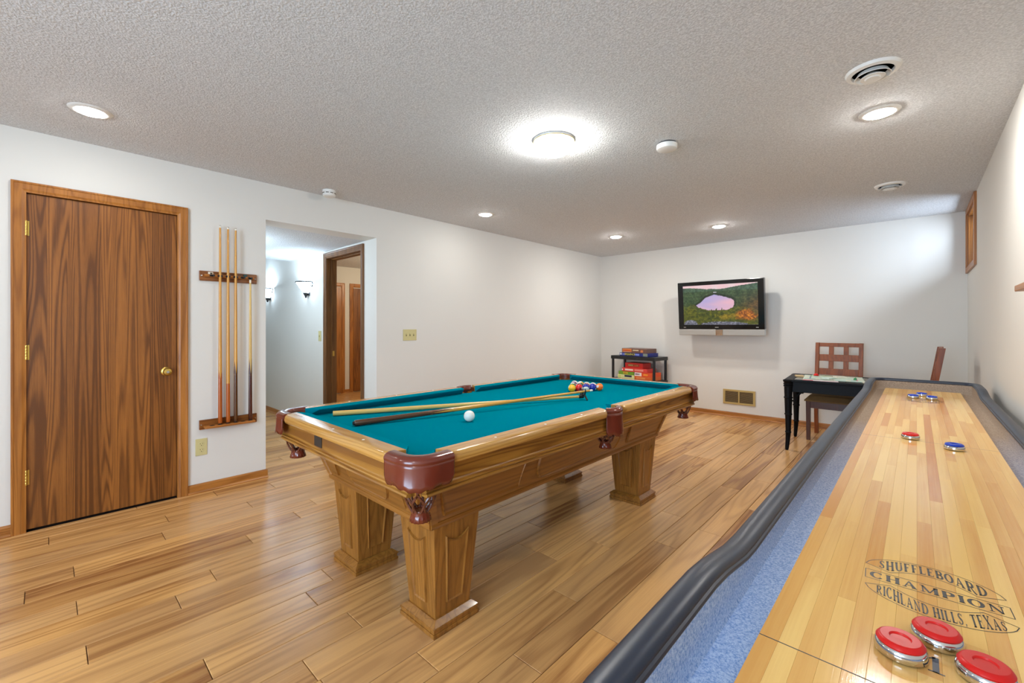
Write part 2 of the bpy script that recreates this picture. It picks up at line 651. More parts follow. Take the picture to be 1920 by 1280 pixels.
# ------------------------------------------------------------------ floor with its planks
PW, PL = 0.1393, 1.20
SEAM0 = -1.124
floor = struct('floor', MB().box((-8.7, YF - 0.1, -0.12), (XR + 0.25, YB + 0.2, -0.008)), M['floor_gap'])
known = {}
for xx, yy in [(-3.73, .009), (-3.18, .095), (-3.024, -.069), (-2.745, .092), (-2.324, .105), (-2.456, .407), (-2.592, .571), (-3.31, .476),
               (-2.868, .812), (-1.897, .401), (-1.188, .439), (-.93, .335), (-1.055, .011), (-1.467, .678), (-1.757, .894),
               (-2.032, .829), (-2.169, .963), (-1.333, .967), (-1.537, .66)]:
    known[math.floor((xx - SEAM0) / PW)] = yy
plank_mesh = {}


def plank(x0, x1, y0, y1):
    if y1 - y0 < 0.03 or x1 - x0 < 0.01:
        return
    key = (round(x1 - x0, 4), round(y1 - y0, 4))
    g = 0.0013
    if key not in plank_mesh:
        hx, hy = (x1 - x0) / 2 - g, (y1 - y0) / 2 - g
        plank_mesh[key] = MB().chamfer_box((-hx, -hy, -0.008), (hx, hy, 0), 0.0016).mesh('plank', M['floor'])
    o = bpy.data.objects.new('plank', plank_mesh[key])
    COL.objects.link(o)
    o.parent = floor
    o.location = ((x0 + x1) / 2, (y0 + y1) / 2, 0)


rest = MB()
k0 = math.floor((-7.5 - SEAM0) / PW)
k1 = math.floor((XR - SEAM0) / PW)
for k in range(k0, k1 + 1):
    x0, x1 = SEAM0 + k * PW, SEAM0 + (k + 1) * PW
    y = known.get(k, (k * 0.437) % PL)
    while y > YF:
        y -= PL
    while y < YB:
        a, b = y, y + PL
        y += PL
        spans = []
        if x1 > XL:                                  # main room
            spans.append((max(x0, XL), min(x1, XR), max(a, -0.35), min(b, YB)))
            if a < -0.35:
                rest.chamfer_box((max(x0, XL) + .0008, max(a, YF), -0.008), (min(x1, XR) - .0008, min(b, -0.35) - .0016, 0), 0.0012)
        if x0 < XL:                                  # opening and hall
            spans.append((x0, min(x1, XL), max(a, OP0 if x1 > XLO else 0.9), min(b, OP1)))
        for s in spans:
            if s[3] > s[2]:
                plank(*s)
# room beyond the hall doorway and the far end of the hall: too small to pick apart
for i in range(30):
    x0 = -8.6 + i * PW
    for j in range(4):
        y0 = 2.26 + j * PL - (i * 0.437) % PL
        if min(y0 + PL, 5.2) > max(y0, 2.26):
            rest.chamfer_box((x0 + .0008, max(y0, 2.26), -0.008), (x0 + PW - .0008, min(y0 + PL, 5.2) - .0016, 0), 0.0012)
o = rest.build('plank_field', M['floor'], floor)
o['kind'] = 'stuff'

# ------------------------------------------------------------------ walls and ceilings
DY0, DY1, DZ = -0.10, 0.664, 2.072           # door hole in the left wall
mb = MB()
mb.box((XLO, YF, 0), (XL, DY0, H)).box((XLO, DY1, 0), (XL, OP0, H)).box((XLO, OP1, 0), (XL, YB, H))
mb.box((XLO, DY0, DZ), (XL, DY1, H)).box((XLO, OP0, OPZ), (XL, OP1, H))
struct('wall_left', mb, M['wall'])
struct('wall_back', MB().box((XLO, YB, 0), (XR + 0.3, YB + 0.12, H)), M['wall'])
WY0, WY1, WZ0, WZ1 = 5.61, 6.41, 1.845, 2.385  # small window hole in the right wall
mb = MB()
mb.box((XR, YF, 0), (XR + 0.2, WY0, H)).box((XR, WY1, 0), (XR + 0.2, YB, H))
mb.box((XR, WY0, 0), (XR + 0.2, WY1, WZ0)).box((XR, WY0, WZ1), (XR + 0.2, WY1, H))
struct('wall_right', mb, M['wall'])
PX0, PX1, PZ = -1.5, 0.3, 2.25  # hole for the assumed window in the unseen front wall
mb = MB()
mb.box((XLO, YF - 0.12, 0), (PX0, YF, H)).box((PX1, YF - 0.12, 0), (XR + 0.2, YF, H)).box((PX0, YF - 0.12, PZ), (PX1, YF, H))
mb.box((PX0, YF - 0.12, 0), (PX1, YF, 0.2))
struct('wall_front', mb, M['wall'])
struct('ceiling', MB().box((XLO, YF - 0.12, H), (XR + 0.2, YB + 0.12, H + 0.1)), M['ceiling'])
# hall behind the opening
HX = -8.6
DX0, DX1, DHZ = -5.085, -4.248, 2.06         # doorway in the hall wall
mb = MB()
mb.box((HX, OP1, 0), (DX0, OP1 + 0.11, H)).box((DX1, OP1, 0), (XLO, OP1 + 0.11, OPZ)).box((DX0, OP1, DHZ), (DX1, OP1 + 0.11, H))
struct('wall_hall_right', mb, M['wall'])
struct('wall_hall_left', MB().box((HX, 0.8, 0), (XLO, 0.9, H)), M['wall'])
struct('wall_hall_end', MB().box((HX - 0.1, 0.8, 0), (HX, OP1 + 0.11, H)), M['wall'])
mb = MB().box((-6.2, 0.9, OPZ), (XLO, OP1, H)).box((HX, 0.9, H), (-6.2, OP1, H + 0.1))
struct('ceiling_hall', mb, M['ceiling'])
# room beyond
mb = MB().box((-8.0, OP1 + 0.11, 0), (-7.9, 5.3, 2.4))
struct('wall_study_far', mb, M['wall'])
struct('wall_study_side', MB().box((-8.0, 5.2, 0), (XLO, 5.3, 2.4)), M['wall'])
struct('ceiling_study', MB().box((-8.0, OP1 + 0.11, 2.376), (XLO, 5.3, 2.43)), M['ceiling'])

# ------------------------------------------------------------------ trim


def board(o_len, w, t, prof_inner=True):
    """casing profile ring (across 0..w, proud 0..t): thick outer back-band, stepping down to the inside edge"""
    return [(0, 0), (w, 0), (w, t), (w * 0.86, t), (w * 0.78, t * 0.8), (w * 0.3, t * 0.72), (w * 0.12, t * 0.5), (0, t * 0.45)]


def casing(name, plane, a0, a1, ztop, w, t, m, zbot=0.0):
    """door casing on three sides of the hole a0..a1 x 0..ztop; plane maps (along, out, z) to the room"""
    prof = board(1, w, t)
    mb = MB()

    def leg(side):
        base = a0 if side < 0 else a1
        vs, n = [], len(prof)
        for zz, mit in ((zbot, 0), (ztop, 1)):
            for u, d in prof:
                vs.append(plane(base + side * u, d, zz + (u if mit else 0)))
        fs = [tuple(range(n)), tuple(range(n, 2 * n))[::-1]] + [(i, (i + 1) % n, n + (i + 1) % n, n + i) for i in range(n)]
        mb.add(vs, fs)
    leg(-1)
    leg(1)
    vs, n = [], len(prof)
    for base, side in ((a0, -1), (a1, 1)):
        for u, d in prof:
            vs.append(plane(base + side * u, d, ztop + u))
    mb.add(vs, [tuple(range(n)), tuple(range(n, 2 * n))[::-1]] + [(i, (i + 1) % n, n + (i + 1) % n, n + i) for i in range(n)])
    return struct(name, mb, m, fix=True)


casing('trim_1', lambda a, d, z: (XL + d, a, z), DY0 + 0.016, DY1 - 0.014, DZ - 0.012, 0.062, 0.02, M['oak_trim'])
mb = MB().box((XLO, DY0, 0), (XL, DY0 + 0.012, DZ)).box((XLO, DY1 - 0.012, 0), (XL, DY1, DZ)).box((XLO, DY0, DZ - 0.012), (XL, DY1, DZ))
struct('trim_2', mb, M['oak_trim'])
# oak flush door
door = struct('door_1', MB().box((XL - 0.045, DY0 + 0.014, 0.012), (XL - 0.008, DY1 - 0.014, DZ - 0.016)), M['oak_door'], bevel=0.0015)
struct('wall_closet', MB().box((XLO - 0.02, DY0 - 0.05, 0), (XLO, DY1 + 0.05, DZ + 0.05)), M['dark'])
for hz in (1.845, 1.09, 0.33):
    mb = MB()
    for i in range(5):
        mb.lathe([(0.0062, 0), (0.0066, 0.001), (0.0066, 0.0165), (0.0062, 0.0175)], 12, T(XL + 0.004, DY0 + 0.015, hz - 0.045 + i * 0.018))
    mb.box((XL - 0.006, DY0 + 0.004, hz - 0.045), (XL - 0.0065 + 0.002, DY0 + 0.028, hz + 0.045))
    h = mb.build('hinge', M['brass'], door)
mk = T(XL - 0.008, 0.588, 0.925) @ Matrix.Rotation(pi / 2, 4, 'Y')
kn = MB().lathe([(0.031, 0), (0.031, 0.003), (0.026, 0.008), (0.012, 0.011), (0.0105, 0.028), (0.014, 0.034), (0.024, 0.040),
                 (0.0275, 0.050), (0.0265, 0.060), (0.021, 0.067), (0.012, 0.069), (0.0, 0.0695)], 28, mk).build('door_knob', M['brass'], door)
MB().lathe([(0.008, 0.0695), (0.008, 0.071), (0.0, 0.071)], 16, mk).build('knob_button', M['silver'], kn)

# cased doorway in the hall
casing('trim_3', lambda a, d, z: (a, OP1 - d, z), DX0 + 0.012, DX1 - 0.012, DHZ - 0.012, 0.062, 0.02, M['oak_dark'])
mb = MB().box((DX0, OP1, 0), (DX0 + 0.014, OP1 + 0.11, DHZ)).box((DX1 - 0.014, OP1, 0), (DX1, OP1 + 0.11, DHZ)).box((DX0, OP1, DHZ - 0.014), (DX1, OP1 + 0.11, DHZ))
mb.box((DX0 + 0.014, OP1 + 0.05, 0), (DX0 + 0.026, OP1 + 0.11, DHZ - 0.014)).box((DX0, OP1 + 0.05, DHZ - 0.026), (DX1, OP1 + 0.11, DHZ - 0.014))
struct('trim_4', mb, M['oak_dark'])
tag(MB().box((DX0 + 0.026, OP1 + 0.060, 0.90), (DX0 + 0.0275, OP1 + 0.082, 0.96)).build('strike_plate', M['brass']),
    'small brass strike plate on the dark hall doorway jamb', 'plate')
# doors of the room beyond
PF = lambda a, d, z: (-7.9 + d, a, z)
casing('trim_5', PF, 3.20, 3.765, 2.0, 0.07, 0.02, M['oak_trim'])
casing('trim_6', PF, 4.005, 4.70, 2.0, 0.07, 0.02, M['oak_trim'])
struct('door_2', MB().box((-7.9, 3.20, 0.01), (-7.885, 3.765, 1.985)), M['oak_trim'])
struct('door_3', MB().box((-7.9, 4.005, 0.01), (-7.885, 4.70, 1.985)), M['oak_door'])


def baseboard(name, p0, p1, nrm, m):
    (x0, y0), (x1, y1) = p0, p1
    prof = [(0, 0), (0.024, 0), (0.024, 0.007), (0.019, 0.015), (0.012, 0.019), (0.012, 0.055), (0.009, 0.064), (0.004, 0.067), (0, 0.067)]
    vs, n = [], len(prof)
    for x, y in (p0, p1):
        for d, z in prof:
            vs.append((x + nrm[0] * d, y + nrm[1] * d, z))
    mb = MB().add(vs, [tuple(range(n)), tuple(range(n, 2 * n))[::-1]] + [(i, (i + 1) % n, n + (i + 1) % n, n + i) for i in range(n)])
    return struct(name, mb, m, fix=True)


baseboard('baseboard_left', (XL, YF), (XL, DY0 - 0.046), (1, 0), M['oak_trim_y'])
baseboard('baseboard_left', (XL, DY1 + 0.048), (XL, OP0 + 0.012), (1, 0), M['oak_trim_y'])
baseboard('baseboard_left', (XL, OP1), (XL, YB), (1, 0), M['oak_trim_y'])
baseboard('baseboard_back', (XL, YB), (XR, YB), (0, -1), M['oak_trim_x'])
baseboard('baseboard_right', (XR, YF), (XR, YB), (-1, 0), M['oak_trim_y'])
baseboard('baseboard_hall', (HX, OP1), (DX0 - 0.05, OP1), (0, -1), M['oak_trim_x'])
baseboard('baseboard_study', (-7.9, 3.835), (-7.9, 3.935), (1, 0), M['oak_trim_y'])

# small high window near the back corner
casing_w = 0.052
mb = MB()
for a, b in (((WY0 - casing_w, WZ0 - casing_w), (WY0, WZ1 + casing_w)), ((WY1, WZ0 - casing_w), (WY1 + casing_w, WZ1 + casing_w)),
             ((WY0, WZ0 - casing_w), (WY1, WZ0)), ((WY0, WZ1), (WY1, WZ1 + casing_w))):
    mb.box((XR - 0.018, a[0], a[1]), (XR, b[0], b[1]))
mb.box((XR, WY0, WZ0), (XR + 0.19, WY0 + 0.012, WZ1)).box((XR, WY1 - 0.012, WZ0), (XR + 0.19, WY1, WZ1))
mb.box((XR, WY0, WZ0), (XR + 0.19, WY1, WZ0 + 0.012)).box((XR, WY0, WZ1 - 0.012), (XR + 0.19, WY1, WZ1))
win = struct('window_1', mb, M['oak_trim'], bevel=0.002)
mb = MB()
fx0, fx1, f = XR + 0.09, XR + 0.125, 0.04
mb.box((fx0, WY0 + .012, WZ0 + .012), (fx1, WY0 + .012 + f, WZ1 - .012)).box((fx0, WY1 - .012 - f, WZ0 + .012), (fx1, WY1 - .012, WZ1 - .012))
mb.box((fx0, WY0 + .012 + f, WZ0 + .012), (fx1, WY1 - .012 - f, WZ0 + .012 + f)).box((fx0, WY0 + .012 + f, WZ1 - .012 - f), (fx1, WY1 - .012 - f, WZ1 - .012))
mb.box((fx0, (WY0 + WY1) / 2 - .015, WZ0 + .05), (fx1, (WY0 + WY1) / 2 + .015, WZ1 - .05))
mb.build('sash', M['silver'], win)


def glass():
    m = bpy.data.materials.new('clear_pane')
    m.use_nodes = True
    nt = m.node_tree
    nt.nodes.clear()
    o = nt.nodes.new('ShaderNodeOutputMaterial')
    t = nt.nodes.new('ShaderNodeBsdfTransparent')
    g = nt.nodes.new('ShaderNodeBsdfGlossy')
    g.inputs['Roughness'].default_value = 0.02
    fr = nt.nodes.new('ShaderNodeFresnel')
    fr.inputs[0].default_value = 1.45
    mx = nt.nodes.new('ShaderNodeMixShader')
    nt.links.new(fr.outputs[0], mx.inputs[0])
    nt.links.new(t.outputs[0], mx.inputs[1])
    nt.links.new(g.outputs[0], mx.inputs[2])
    nt.links.new(mx.outputs[0], o.inputs[0])
    return m


M['pane'] = glass()
for ya, yb in ((WY0 + .052, (WY0 + WY1) / 2 - .015), ((WY0 + WY1) / 2 + .015, WY1 - .052)):
    MB().box((fx0 + .015, ya, WZ0 + .052), (fx0 + .019, yb, WZ1 - .052)).build('pane', M['pane'], win)
# assumed window behind the camera, unseen, added for the cool daylight
mb = MB()
for xa, xb in ((PX0, PX0 + .06), (PX1 - .06, PX1), ((PX0 + PX1) / 2 - .04, (PX0 + PX1) / 2 + .04)):
    mb.box((xa, YF - 0.1, 0.2), (xb, YF - 0.02, PZ))
mb.box((PX0, YF - 0.1, 0.2), (PX1, YF - 0.02, 0.26)).box((PX0, YF - 0.1, PZ - 0.06), (PX1, YF - 0.02, PZ))
win_assumed = struct('window_assumed', mb, M['trimwhite'])

# ------------------------------------------------------------------ ceiling fixtures


def downlight(x, y, label, lens='lamp'):
    t = thing('recessed_light', label, 'ceiling light', (x, y, H), group='recessed ceiling lights')
    MB().lathe([(0.064, -0.001), (0.066, -0.009), (0.072, -0.010), (0.090, -0.0035), (0.093, 0.0)], 40).build('trim_ring', M['trimwhite'], t)
    MB().lathe([(0.066, 0.0), (0.064, -0.008), (0.050, -0.016), (0.03, -0.021), (0.0, -0.023)][::-1], 32).build('lens', M[lens], t)
    return t


downlight(-3.34, 0.166, 'glowing recessed light above the oak flush door', 'lamp_soft')
downlight(-0.152, 3.165, 'glowing recessed light between the two round air diffusers')
downlight(-3.34, 3.17, 'glowing recessed light by the left wall, past the small alarm', 'lamp_soft')
downlight(-2.905, 5.127, 'glowing recessed light nearest the back left corner')
downlight(-1.713, 5.43, 'glowing recessed light in front of the television')

t = thing('dome_light', 'frosted white dome light with a thin brass rim at mid ceiling', 'ceiling light', (-1.70, 2.215, H))
MB().lathe([(0.131, 0.0), (0.132, -0.006), (0.129, -0.012), (0.112, -0.013)], 48).build('canopy', M['trimwhite'], t)
MB().tube([(0.129 * cos(a), 0.129 * sin(a), -0.013) for a in [2 * pi * i / 48 for i in range(48)]], 0.0035, 8, True).build('brass_rim', simple('pale_brass', L(222, 196, 116), 0.35, metal=0.2), t)
MB().lathe([(0.116, -0.012), (0.120, -0.030), (0.116, -0.050), (0.102, -0.070), (0.075, -0.087), (0.04, -0.096), (0.0, -0.099)][::-1], 48).build('glass_bowl', M['dome'], t)

t = thing('smoke_detector', 'round white smoke detector on the ceiling beside the dome light', 'smoke detector', (-1.19, 2.755, H))
MB().lathe([(0.056, 0.0), (0.056, -0.010)], 40).build('mounting_ring', M['duct'], t)
MB().lathe([(0.0, -0.046), (0.050, -0.046), (0.062, -0.040), (0.065, -0.030), (0.065, -0.012), (0.060, -0.009)], 48).build('cover', M['trimwhite'], t)
t = thing('smoke_detector', 'small white slotted alarm on the ceiling edge by the left wall', 'smoke detector', (-3.77, 1.69, H))
MB().lathe([(0.0, -0.055), (0.044, -0.055), (0.052, -0.048), (0.054, -0.030), (0.054, 0.0)], 40).build('cover', M['trimwhite'], t)
mb = MB()
for i in range(9):
    mm = rotz(2 * pi * i / 9) @ T(0.0535, 0, -0.028)
    mb.box((-0.002, -0.012, -0.003), (0.0015, 0.012, 0.003), mm)
mb.build('slot', M['slot'], t)


def diffuser(x, y, label):
    t = thing('air_diffuser', label, 'ceiling vent', (x, y, H), group='round ceiling air diffusers')
    MB().lathe([(0.077, -0.001), (0.077, -0.012), (0.080, -0.016), (0.098, -0.012), (0.104, 0.0)], 44).build('outer_ring', M['trimwhite'], t)
    MB().lathe([(0.078, -0.0015), (0.0, -0.0015)], 40).build('throat', M['dark'], t)
    MB().lathe([(0.056, -0.010), (0.066, -0.028), (0.068, -0.029), (0.0675, -0.031), (0.064, -0.030), (0.054, -0.010)], 40).build('middle_ring', M['trimwhite'], t)
    MB().lathe([(0.0, -0.042), (0.026, -0.042), (0.029, -0.039), (0.031, -0.037), (0.045, -0.036), (0.047, -0.034), (0.022, -0.014), (0.0, -0.006)], 40).build('centre_cone', M['trimwhite'], t)


diffuser(-0.150, 2.625, 'white round air diffuser nearest the camera on the ceiling')
diffuser(-0.165, 4.845, 'white round air diffuser farther back, near the high window')

# ------------------------------------------------------------------ wall plates, vent
sw = thing('light_switch', 'almond triple light switch plate on the left wall past the opening', 'light switch', (XL, 2.638, 1.16))
MB().box((0, -0.083, -0.059), (0.006, 0.083, 0.059)).build('plate', M['almond'], sw, bevel=0.003)
for dy in (-0.046, 0, 0.046):
    MB().box((0.005, dy - 0.005, -0.012), (0.0068, dy + 0.005, 0.012)).build('slot', M['slot'], sw)
    MB().box((-0.004, -0.0035, -0.005), (0.012, 0.0035, 0.005), T(0.006, dy, 0.003) @ Matrix.Rotation(radians(-25), 4, 'Y')).build('toggle', M['almond'], sw)
ol = thing('wall_outlet', 'almond double power outlet low on the wall below the cue rack', 'outlet', (XL, 0.796, 0.340))
MB().box((0, -0.037, -0.063), (0.005, 0.037, 0.063)).build('plate', M['almond'], ol, bevel=0.003)
for dz in (0.021, -0.023):
    s = MB().lathe([(0.0, 0.007), (0.016, 0.007), (0.0175, 0.0055), (0.0175, 0.004)], 24, T(0, 0, dz) @ Matrix.Rotation(pi / 2, 4, 'Y')).build('socket', M['almond'], ol)
    mb = MB().box((0.0065, -0.0085, dz), (0.0075, -0.0060, dz + 0.009)).box((0.0065, 0.0060, dz), (0.0075, 0.0085, dz + 0.008))
    mb.box((0.0065, -0.0025, dz - 0.011), (0.0075, 0.0025, dz - 0.006))
    mb.build('slot', M['slot'], s)
sw2 = thing('light_switch', 'pale switch plate on the blue-lit hall wall beside the dark doorway', 'light switch', (-5.266, OP1, 1.135))
MB().box((-0.036, -0.006, -0.062), (0.036, 0, 0.062)).build('plate', M['almond'], sw2, bevel=0.003)
MB().box((-0.005, -0.014, -0.010), (0.005, -0.004, 0.010)).build('toggle', M['almond'], sw2)

vent = thing('wall_vent', 'brass-coloured two-panel return air grille low on the back wall', 'vent', (-1.783, YB, 0.279))
vw, vh = 0.2035, 0.101
M['vent'] = simple('vent_enamel', L(188, 164, 104), 0.4, metal=0.3)
mb = MB().box((-vw, -0.012, -vh), (vw, 0, -vh + 0.025)).box((-vw, -0.012, vh - 0.025), (vw, 0, vh))
mb.box((-vw, -0.012, -vh + 0.025), (-vw + 0.028, 0, vh - 0.025)).box((vw - 0.028, -0.012, -vh + 0.025), (vw, 0, vh - 0.025))
mb.box((-0.009, -0.012, -vh + 0.025), (0.009, 0, vh - 0.025))
mb.build('frame', M['vent'], vent, bevel=0.002)
MB().box((-vw + 0.02, -0.003, -vh + 0.02), (vw - 0.02, -0.001, vh - 0.02)).build('backing', M['dark'], vent)
M['vent_slat'] = simple('vent_slat', L(150, 132, 96), 0.5)
for sx in (-1, 1):
    mb = MB()
    for i in range(16):
        z = -vh + 0.029 + i * (2 * vh - 0.058) / 15
        mb.box((-0.084, -0.0006, -0.004), (0.084, 0.0006, 0.004), T(sx * 0.0925, -0.006, z) @ Matrix.Rotation(radians(40), 4, 'X'))
    o = mb.build('louvre', M['vent_slat'], vent)
    o['kind'] = 'stuff'

# ------------------------------------------------------------------ hall sconces


def sconce(x, z, label):
    t = thing('wall_sconce', label, 'wall lamp', (x, OP1, z), group='hall wall sconces')
    # half bowl of frosted glass, flared, against the wall, open to the top
    prof = [(0.030, -0.10), (0.055, -0.085), (0.085, -0.05), (0.11, -0.01), (0.135, 0.03)]
    MB().lathe(prof, 24, T(0, -0.01, 0), a0=pi, a1=2 * pi).build('glass_bowl', M['sconce'], t)
    bd = bpy.data.lights.new('sconce_bulb', 'POINT')        # the bulb inside the open-topped bowl
    bd.energy = 20
    bd.color = (0.62, 0.81, 1.0)
    bd.shadow_soft_size = 0.03
    bo = bpy.data.objects.new('sconce_bulb', bd)
    COL.objects.link(bo)
    bo.parent = t
    bo.location = (0, -0.075, 0.0)
    mb = MB()
    mb.tube([(0.137 * cos(a), -0.01 + 0.137 * sin(a), 0.033) for a in [pi + pi * i / 20 for i in range(21)]], 0.008, 8)
    for s in (-1, 1):
        mb.tube([(s * (0.137 + 0.03 * sin(a)), -0.02, 0.033 - 0.03 + 0.03 * cos(a)) for a in [pi * 1.5 * i / 14 for i in range(15)]], 0.008, 8)
    mb.build('scroll_frame', M['iron'], t)
    MB().lathe([(0.0, -0.165), (0.010, -0.155), (0.012, -0.14), (0.024, -0.12), (0.032, -0.10), (0.02, -0.095)], 20, T(0, -0.035, 0)).build('finial', M['iron'], t)
    MB().box((-0.05, -0.012, -0.13), (0.05, 0, 0.02)).build('back_plate', M['iron'], t, bevel=0.004)


sconce(-5.60, 1.77, 'lit glass wall sconce nearer the dark hall doorway')
sconce(-6.98, 1.77, 'lit glass wall sconce partly hidden behind the opening edge')

# ------------------------------------------------------------------ cue rack: two boards on the wall
up = thing('cue_clip_board', 'dark oak board with rubber clips holding the cue shafts on the wall', 'cue rack', (XL, 0.975, 1.632))
MB().box((0, -0.194, -0.037), (0.016, 0.194, 0.037)).build('board', M['rack_oak'], up, bevel=0.003)
MB().lathe([(0.0105, -0.165), (0.0115, -0.16), (0.0115, 0.165), (0.0105, 0.17)], 14, T(0.026, 0, 0.003) @ Matrix.Rotation(-pi / 2, 4, 'X')).build('dowel', M['rack_dowel'], up)
slots = [-0.119, -0.068, -0.0155, 0.036, 0.087, 0.138]
for y in slots:
    mb = MB()
    mb.tube([(0.046 + 0.0125 * cos(a), y + 0.0125 * sin(a), 0.003) for a in [radians(40 + 280 * i / 16) for i in range(17)]], 0.005, 8, flat=1.6)
    mb.box((0.016, y - 0.008, -0.005), (0.036, y + 0.008, 0.011))
    mb.build('clip', M['rubber'], up)
for y in (-0.182, 0.182):
    MB().lathe([(0.0, 0.004), (0.005, 0.003), (0.006, 0.0)], 14, T(0.016, y, 0) @ Matrix.Rotation(pi / 2, 4, 'Y')).build('screw', M['chrome'], up)
pt = MB().box((0.020, -0.140, 0.012), (0.0212, -0.108, 0.030)).build('price_tag', M['ivory'], up)
pt['label'] = 'small white tag'
MB().box((0.0212, -0.128, 0.016), (0.0216, -0.112, 0.026)).build('tag_print', M['slot'], pt)
pc = MB().box((0.016, 0.096, 0.012), (0.034, 0.118, 0.030)).build('chalk_cube', simple('teal_chalk', L(40, 70, 72), 0.8), up)
lo = thing('cue_butt_shelf', 'oak ledge with round holes holding the cue butts, above the outlet', 'cue rack', (XL, 0.975, 0.507))
MB().box((0, -0.194, -0.036), (0.016, 0.194, 0.036)).build('board', M['rack_oak'], lo, bevel=0.003)
sh = MB().box((0.016, -0.170, -0.026), (0.072, 0.170, -0.008)).build('ledge', M['rack_dowel'], lo, bevel=0.006, seg=3)
for y in slots:
    MB().lathe([(0.0, 0.0), (0.017, 0.0), (0.0175, -0.001)], 20, T(0.046, y, -0.0075)).build('cup', M['rubber'], sh)
for y in (-0.182, 0.182):
    MB().lathe([(0.0, 0.004), (0.005, 0.003), (0.006, 0.0)], 14, T(0.016, y, 0) @ Matrix.Rotation(pi / 2, 4, 'Y')).build('screw', M['chrome'], lo)


# ------------------------------------------------------------------ cues
def cue(name, label, cat, length, r0, r1, shaft_m, butt_m=None, butt_len=0.0, point=0.0, npt=4, tip=True, ferrule=0.024, group=None, bumper=True):
    t = thing(name, label, cat, group=group)
    R = lambda z: r0 + (r1 - r0) * (z / length) ** 0.9
    z0 = butt_len * 0.97 if butt_m else 0.0
    ztop = length - (ferrule + 0.004 if tip else 0)
    zs = [z0 + (ztop - z0) * i / 10 for i in range(11)]
    MB().lathe([(R(z), z) for z in zs], 20).build('shaft', shaft_m, t)
    if butt_m:
        n = 48
        mb = MB()
        zl = [0, 0.004] + [butt_len * i / 5 for i in range(1, 6)]
        mb.lathe([(R(0) * 0.8, 0)] + [(R(z), max(z, 0.004)) for z in zl[1:]], n)
        if point:
            vs, fs = [], []
            rows = 6
            for k in range(rows + 1):
                for i in range(n):
                    w = (i * npt / n) % 1.0
                    hgt = point * (1 - abs(2 * w - 1))
                    z = butt_len + hgt * k / rows
                    a = 2 * pi * i / n
                    rr = R(z) + 0.00035
                    vs.append((rr * cos(a), rr * sin(a), z))
            for k in range(rows):
                for i in range(n):
                    j = (i + 1) % n
                    fs.append((k * n + i, k * n + j, (k + 1) * n + j, (k + 1) * n + i))
            mb.add(vs, fs, True)
        mb.build('butt', butt_m, t)
    if tip:
        MB().lathe([(R(length), ztop), (R(length), length - 0.004)], 18).build('ferrule', M['ivory'], t)
        MB().lathe([(R(length) * 0.98, length - 0.004), (R(length) * 0.9, length - 0.001), (0.0, length)], 18).build('tip', M['slot'], t)
    if bumper:
        MB().lathe([(0.0, -0.008), (r0 * 0.6, -0.008), (r0 * 0.7, 0.0)], 18).build('bumper', M['rubber'], t)
    return t


cy = [0.975 + s for s in slots]
CX = XL + 0.046
CZ = 0.5075
for i, (yi, ln, sm, bm, bl, pt_, label) in enumerate([
    (cy[1], 1.515, M['cue_honey'], M['cue_orange'], 0.34, 0.06, 'full-length honey cue with orange butt, leftmost in the wall rack'),
    (cy[2], 1.512, M['cue_honey'], M['cue_orange'], 0.30, 0.0, 'full-length honey cue with reddish orange butt, second in the wall rack'),
    (cy[3], 1.510, M['cue_honey'], M['cue_dark'], 0.37, 0.10, 'full-length cue with dark brown pointed butt in the wall rack'),
    (cy[5], 1.118, M['maple'], M['cue_red'], 0.36, 0.13, 'short cue with dark mahogany pointed butt at the right of the wall rack')]):
    c = cue('pool_cue', label, 'pool cue', ln, 0.0145, 0.0066, sm, bm, bl, pt_, group='cues in the wall rack', ferrule=0.014 if i != 3 else 0.024)
    c.location = (CX, yi, CZ)

# ------------------------------------------------------------------ pool table
PC = (-1.843, 2.05, 0.0)
ptb = thing('pool_table', 'oak pool table with teal cloth and brown leather pockets', 'pool table', PC)
HXr, HYr = 0.66, 1.300            # rail outer half sizes
WX, WY = 0.58, 1.225             # wood / cloth line
NX, NY = 0.535, 1.180             # cushion nose
ZT, ZB = 0.80, 0.757
MC = (0.549, 1.189)            # corner pocket centre
MS = 0.610
SO = 0.028                       # side pockets sit a little past the middle                       # side pocket centre


def arc(cx, cy_, r, a0, a1, n):
    return [(cx + r * cos(a0 + (a1 - a0) * i / n), cy_ + r * sin(a0 + (a1 - a0) * i / n)) for i in range(n + 1)]


# bed: outline with pocket bites
out = []
rc, rs = 0.058, 0.052
for qx, qy in ((1, 1), (-1, 1), (-1, -1), (1, -1)):
    d = atan2(qy, qx)
    bite = arc(qx * MC[0], qy * MC[1], rc, d + radians(-105), d + radians(105), 14)
    bite = arc(qx * MC[0], qy * MC[1], rc, d - radians(110), d - radians(250), 14)
    if qx == 1 and qy == 1:
        out += [(p[0], p[1]) for p in bite]
    elif qx == -1 and qy == 1:
        out += bite
        out += arc(-MS, SO, rs, radians(80), radians(-80), 10)
    elif qx == -1:
        out += bite
    else:
        out += bite
        out += arc(MS, SO, rs, radians(260), radians(100), 10)
MB().prism(out, ZB - 0.03, ZB).build('cloth_bed', M['cloth'], ptb, fix=True)


def rail_piece(poly_outer, name, m):
    pass


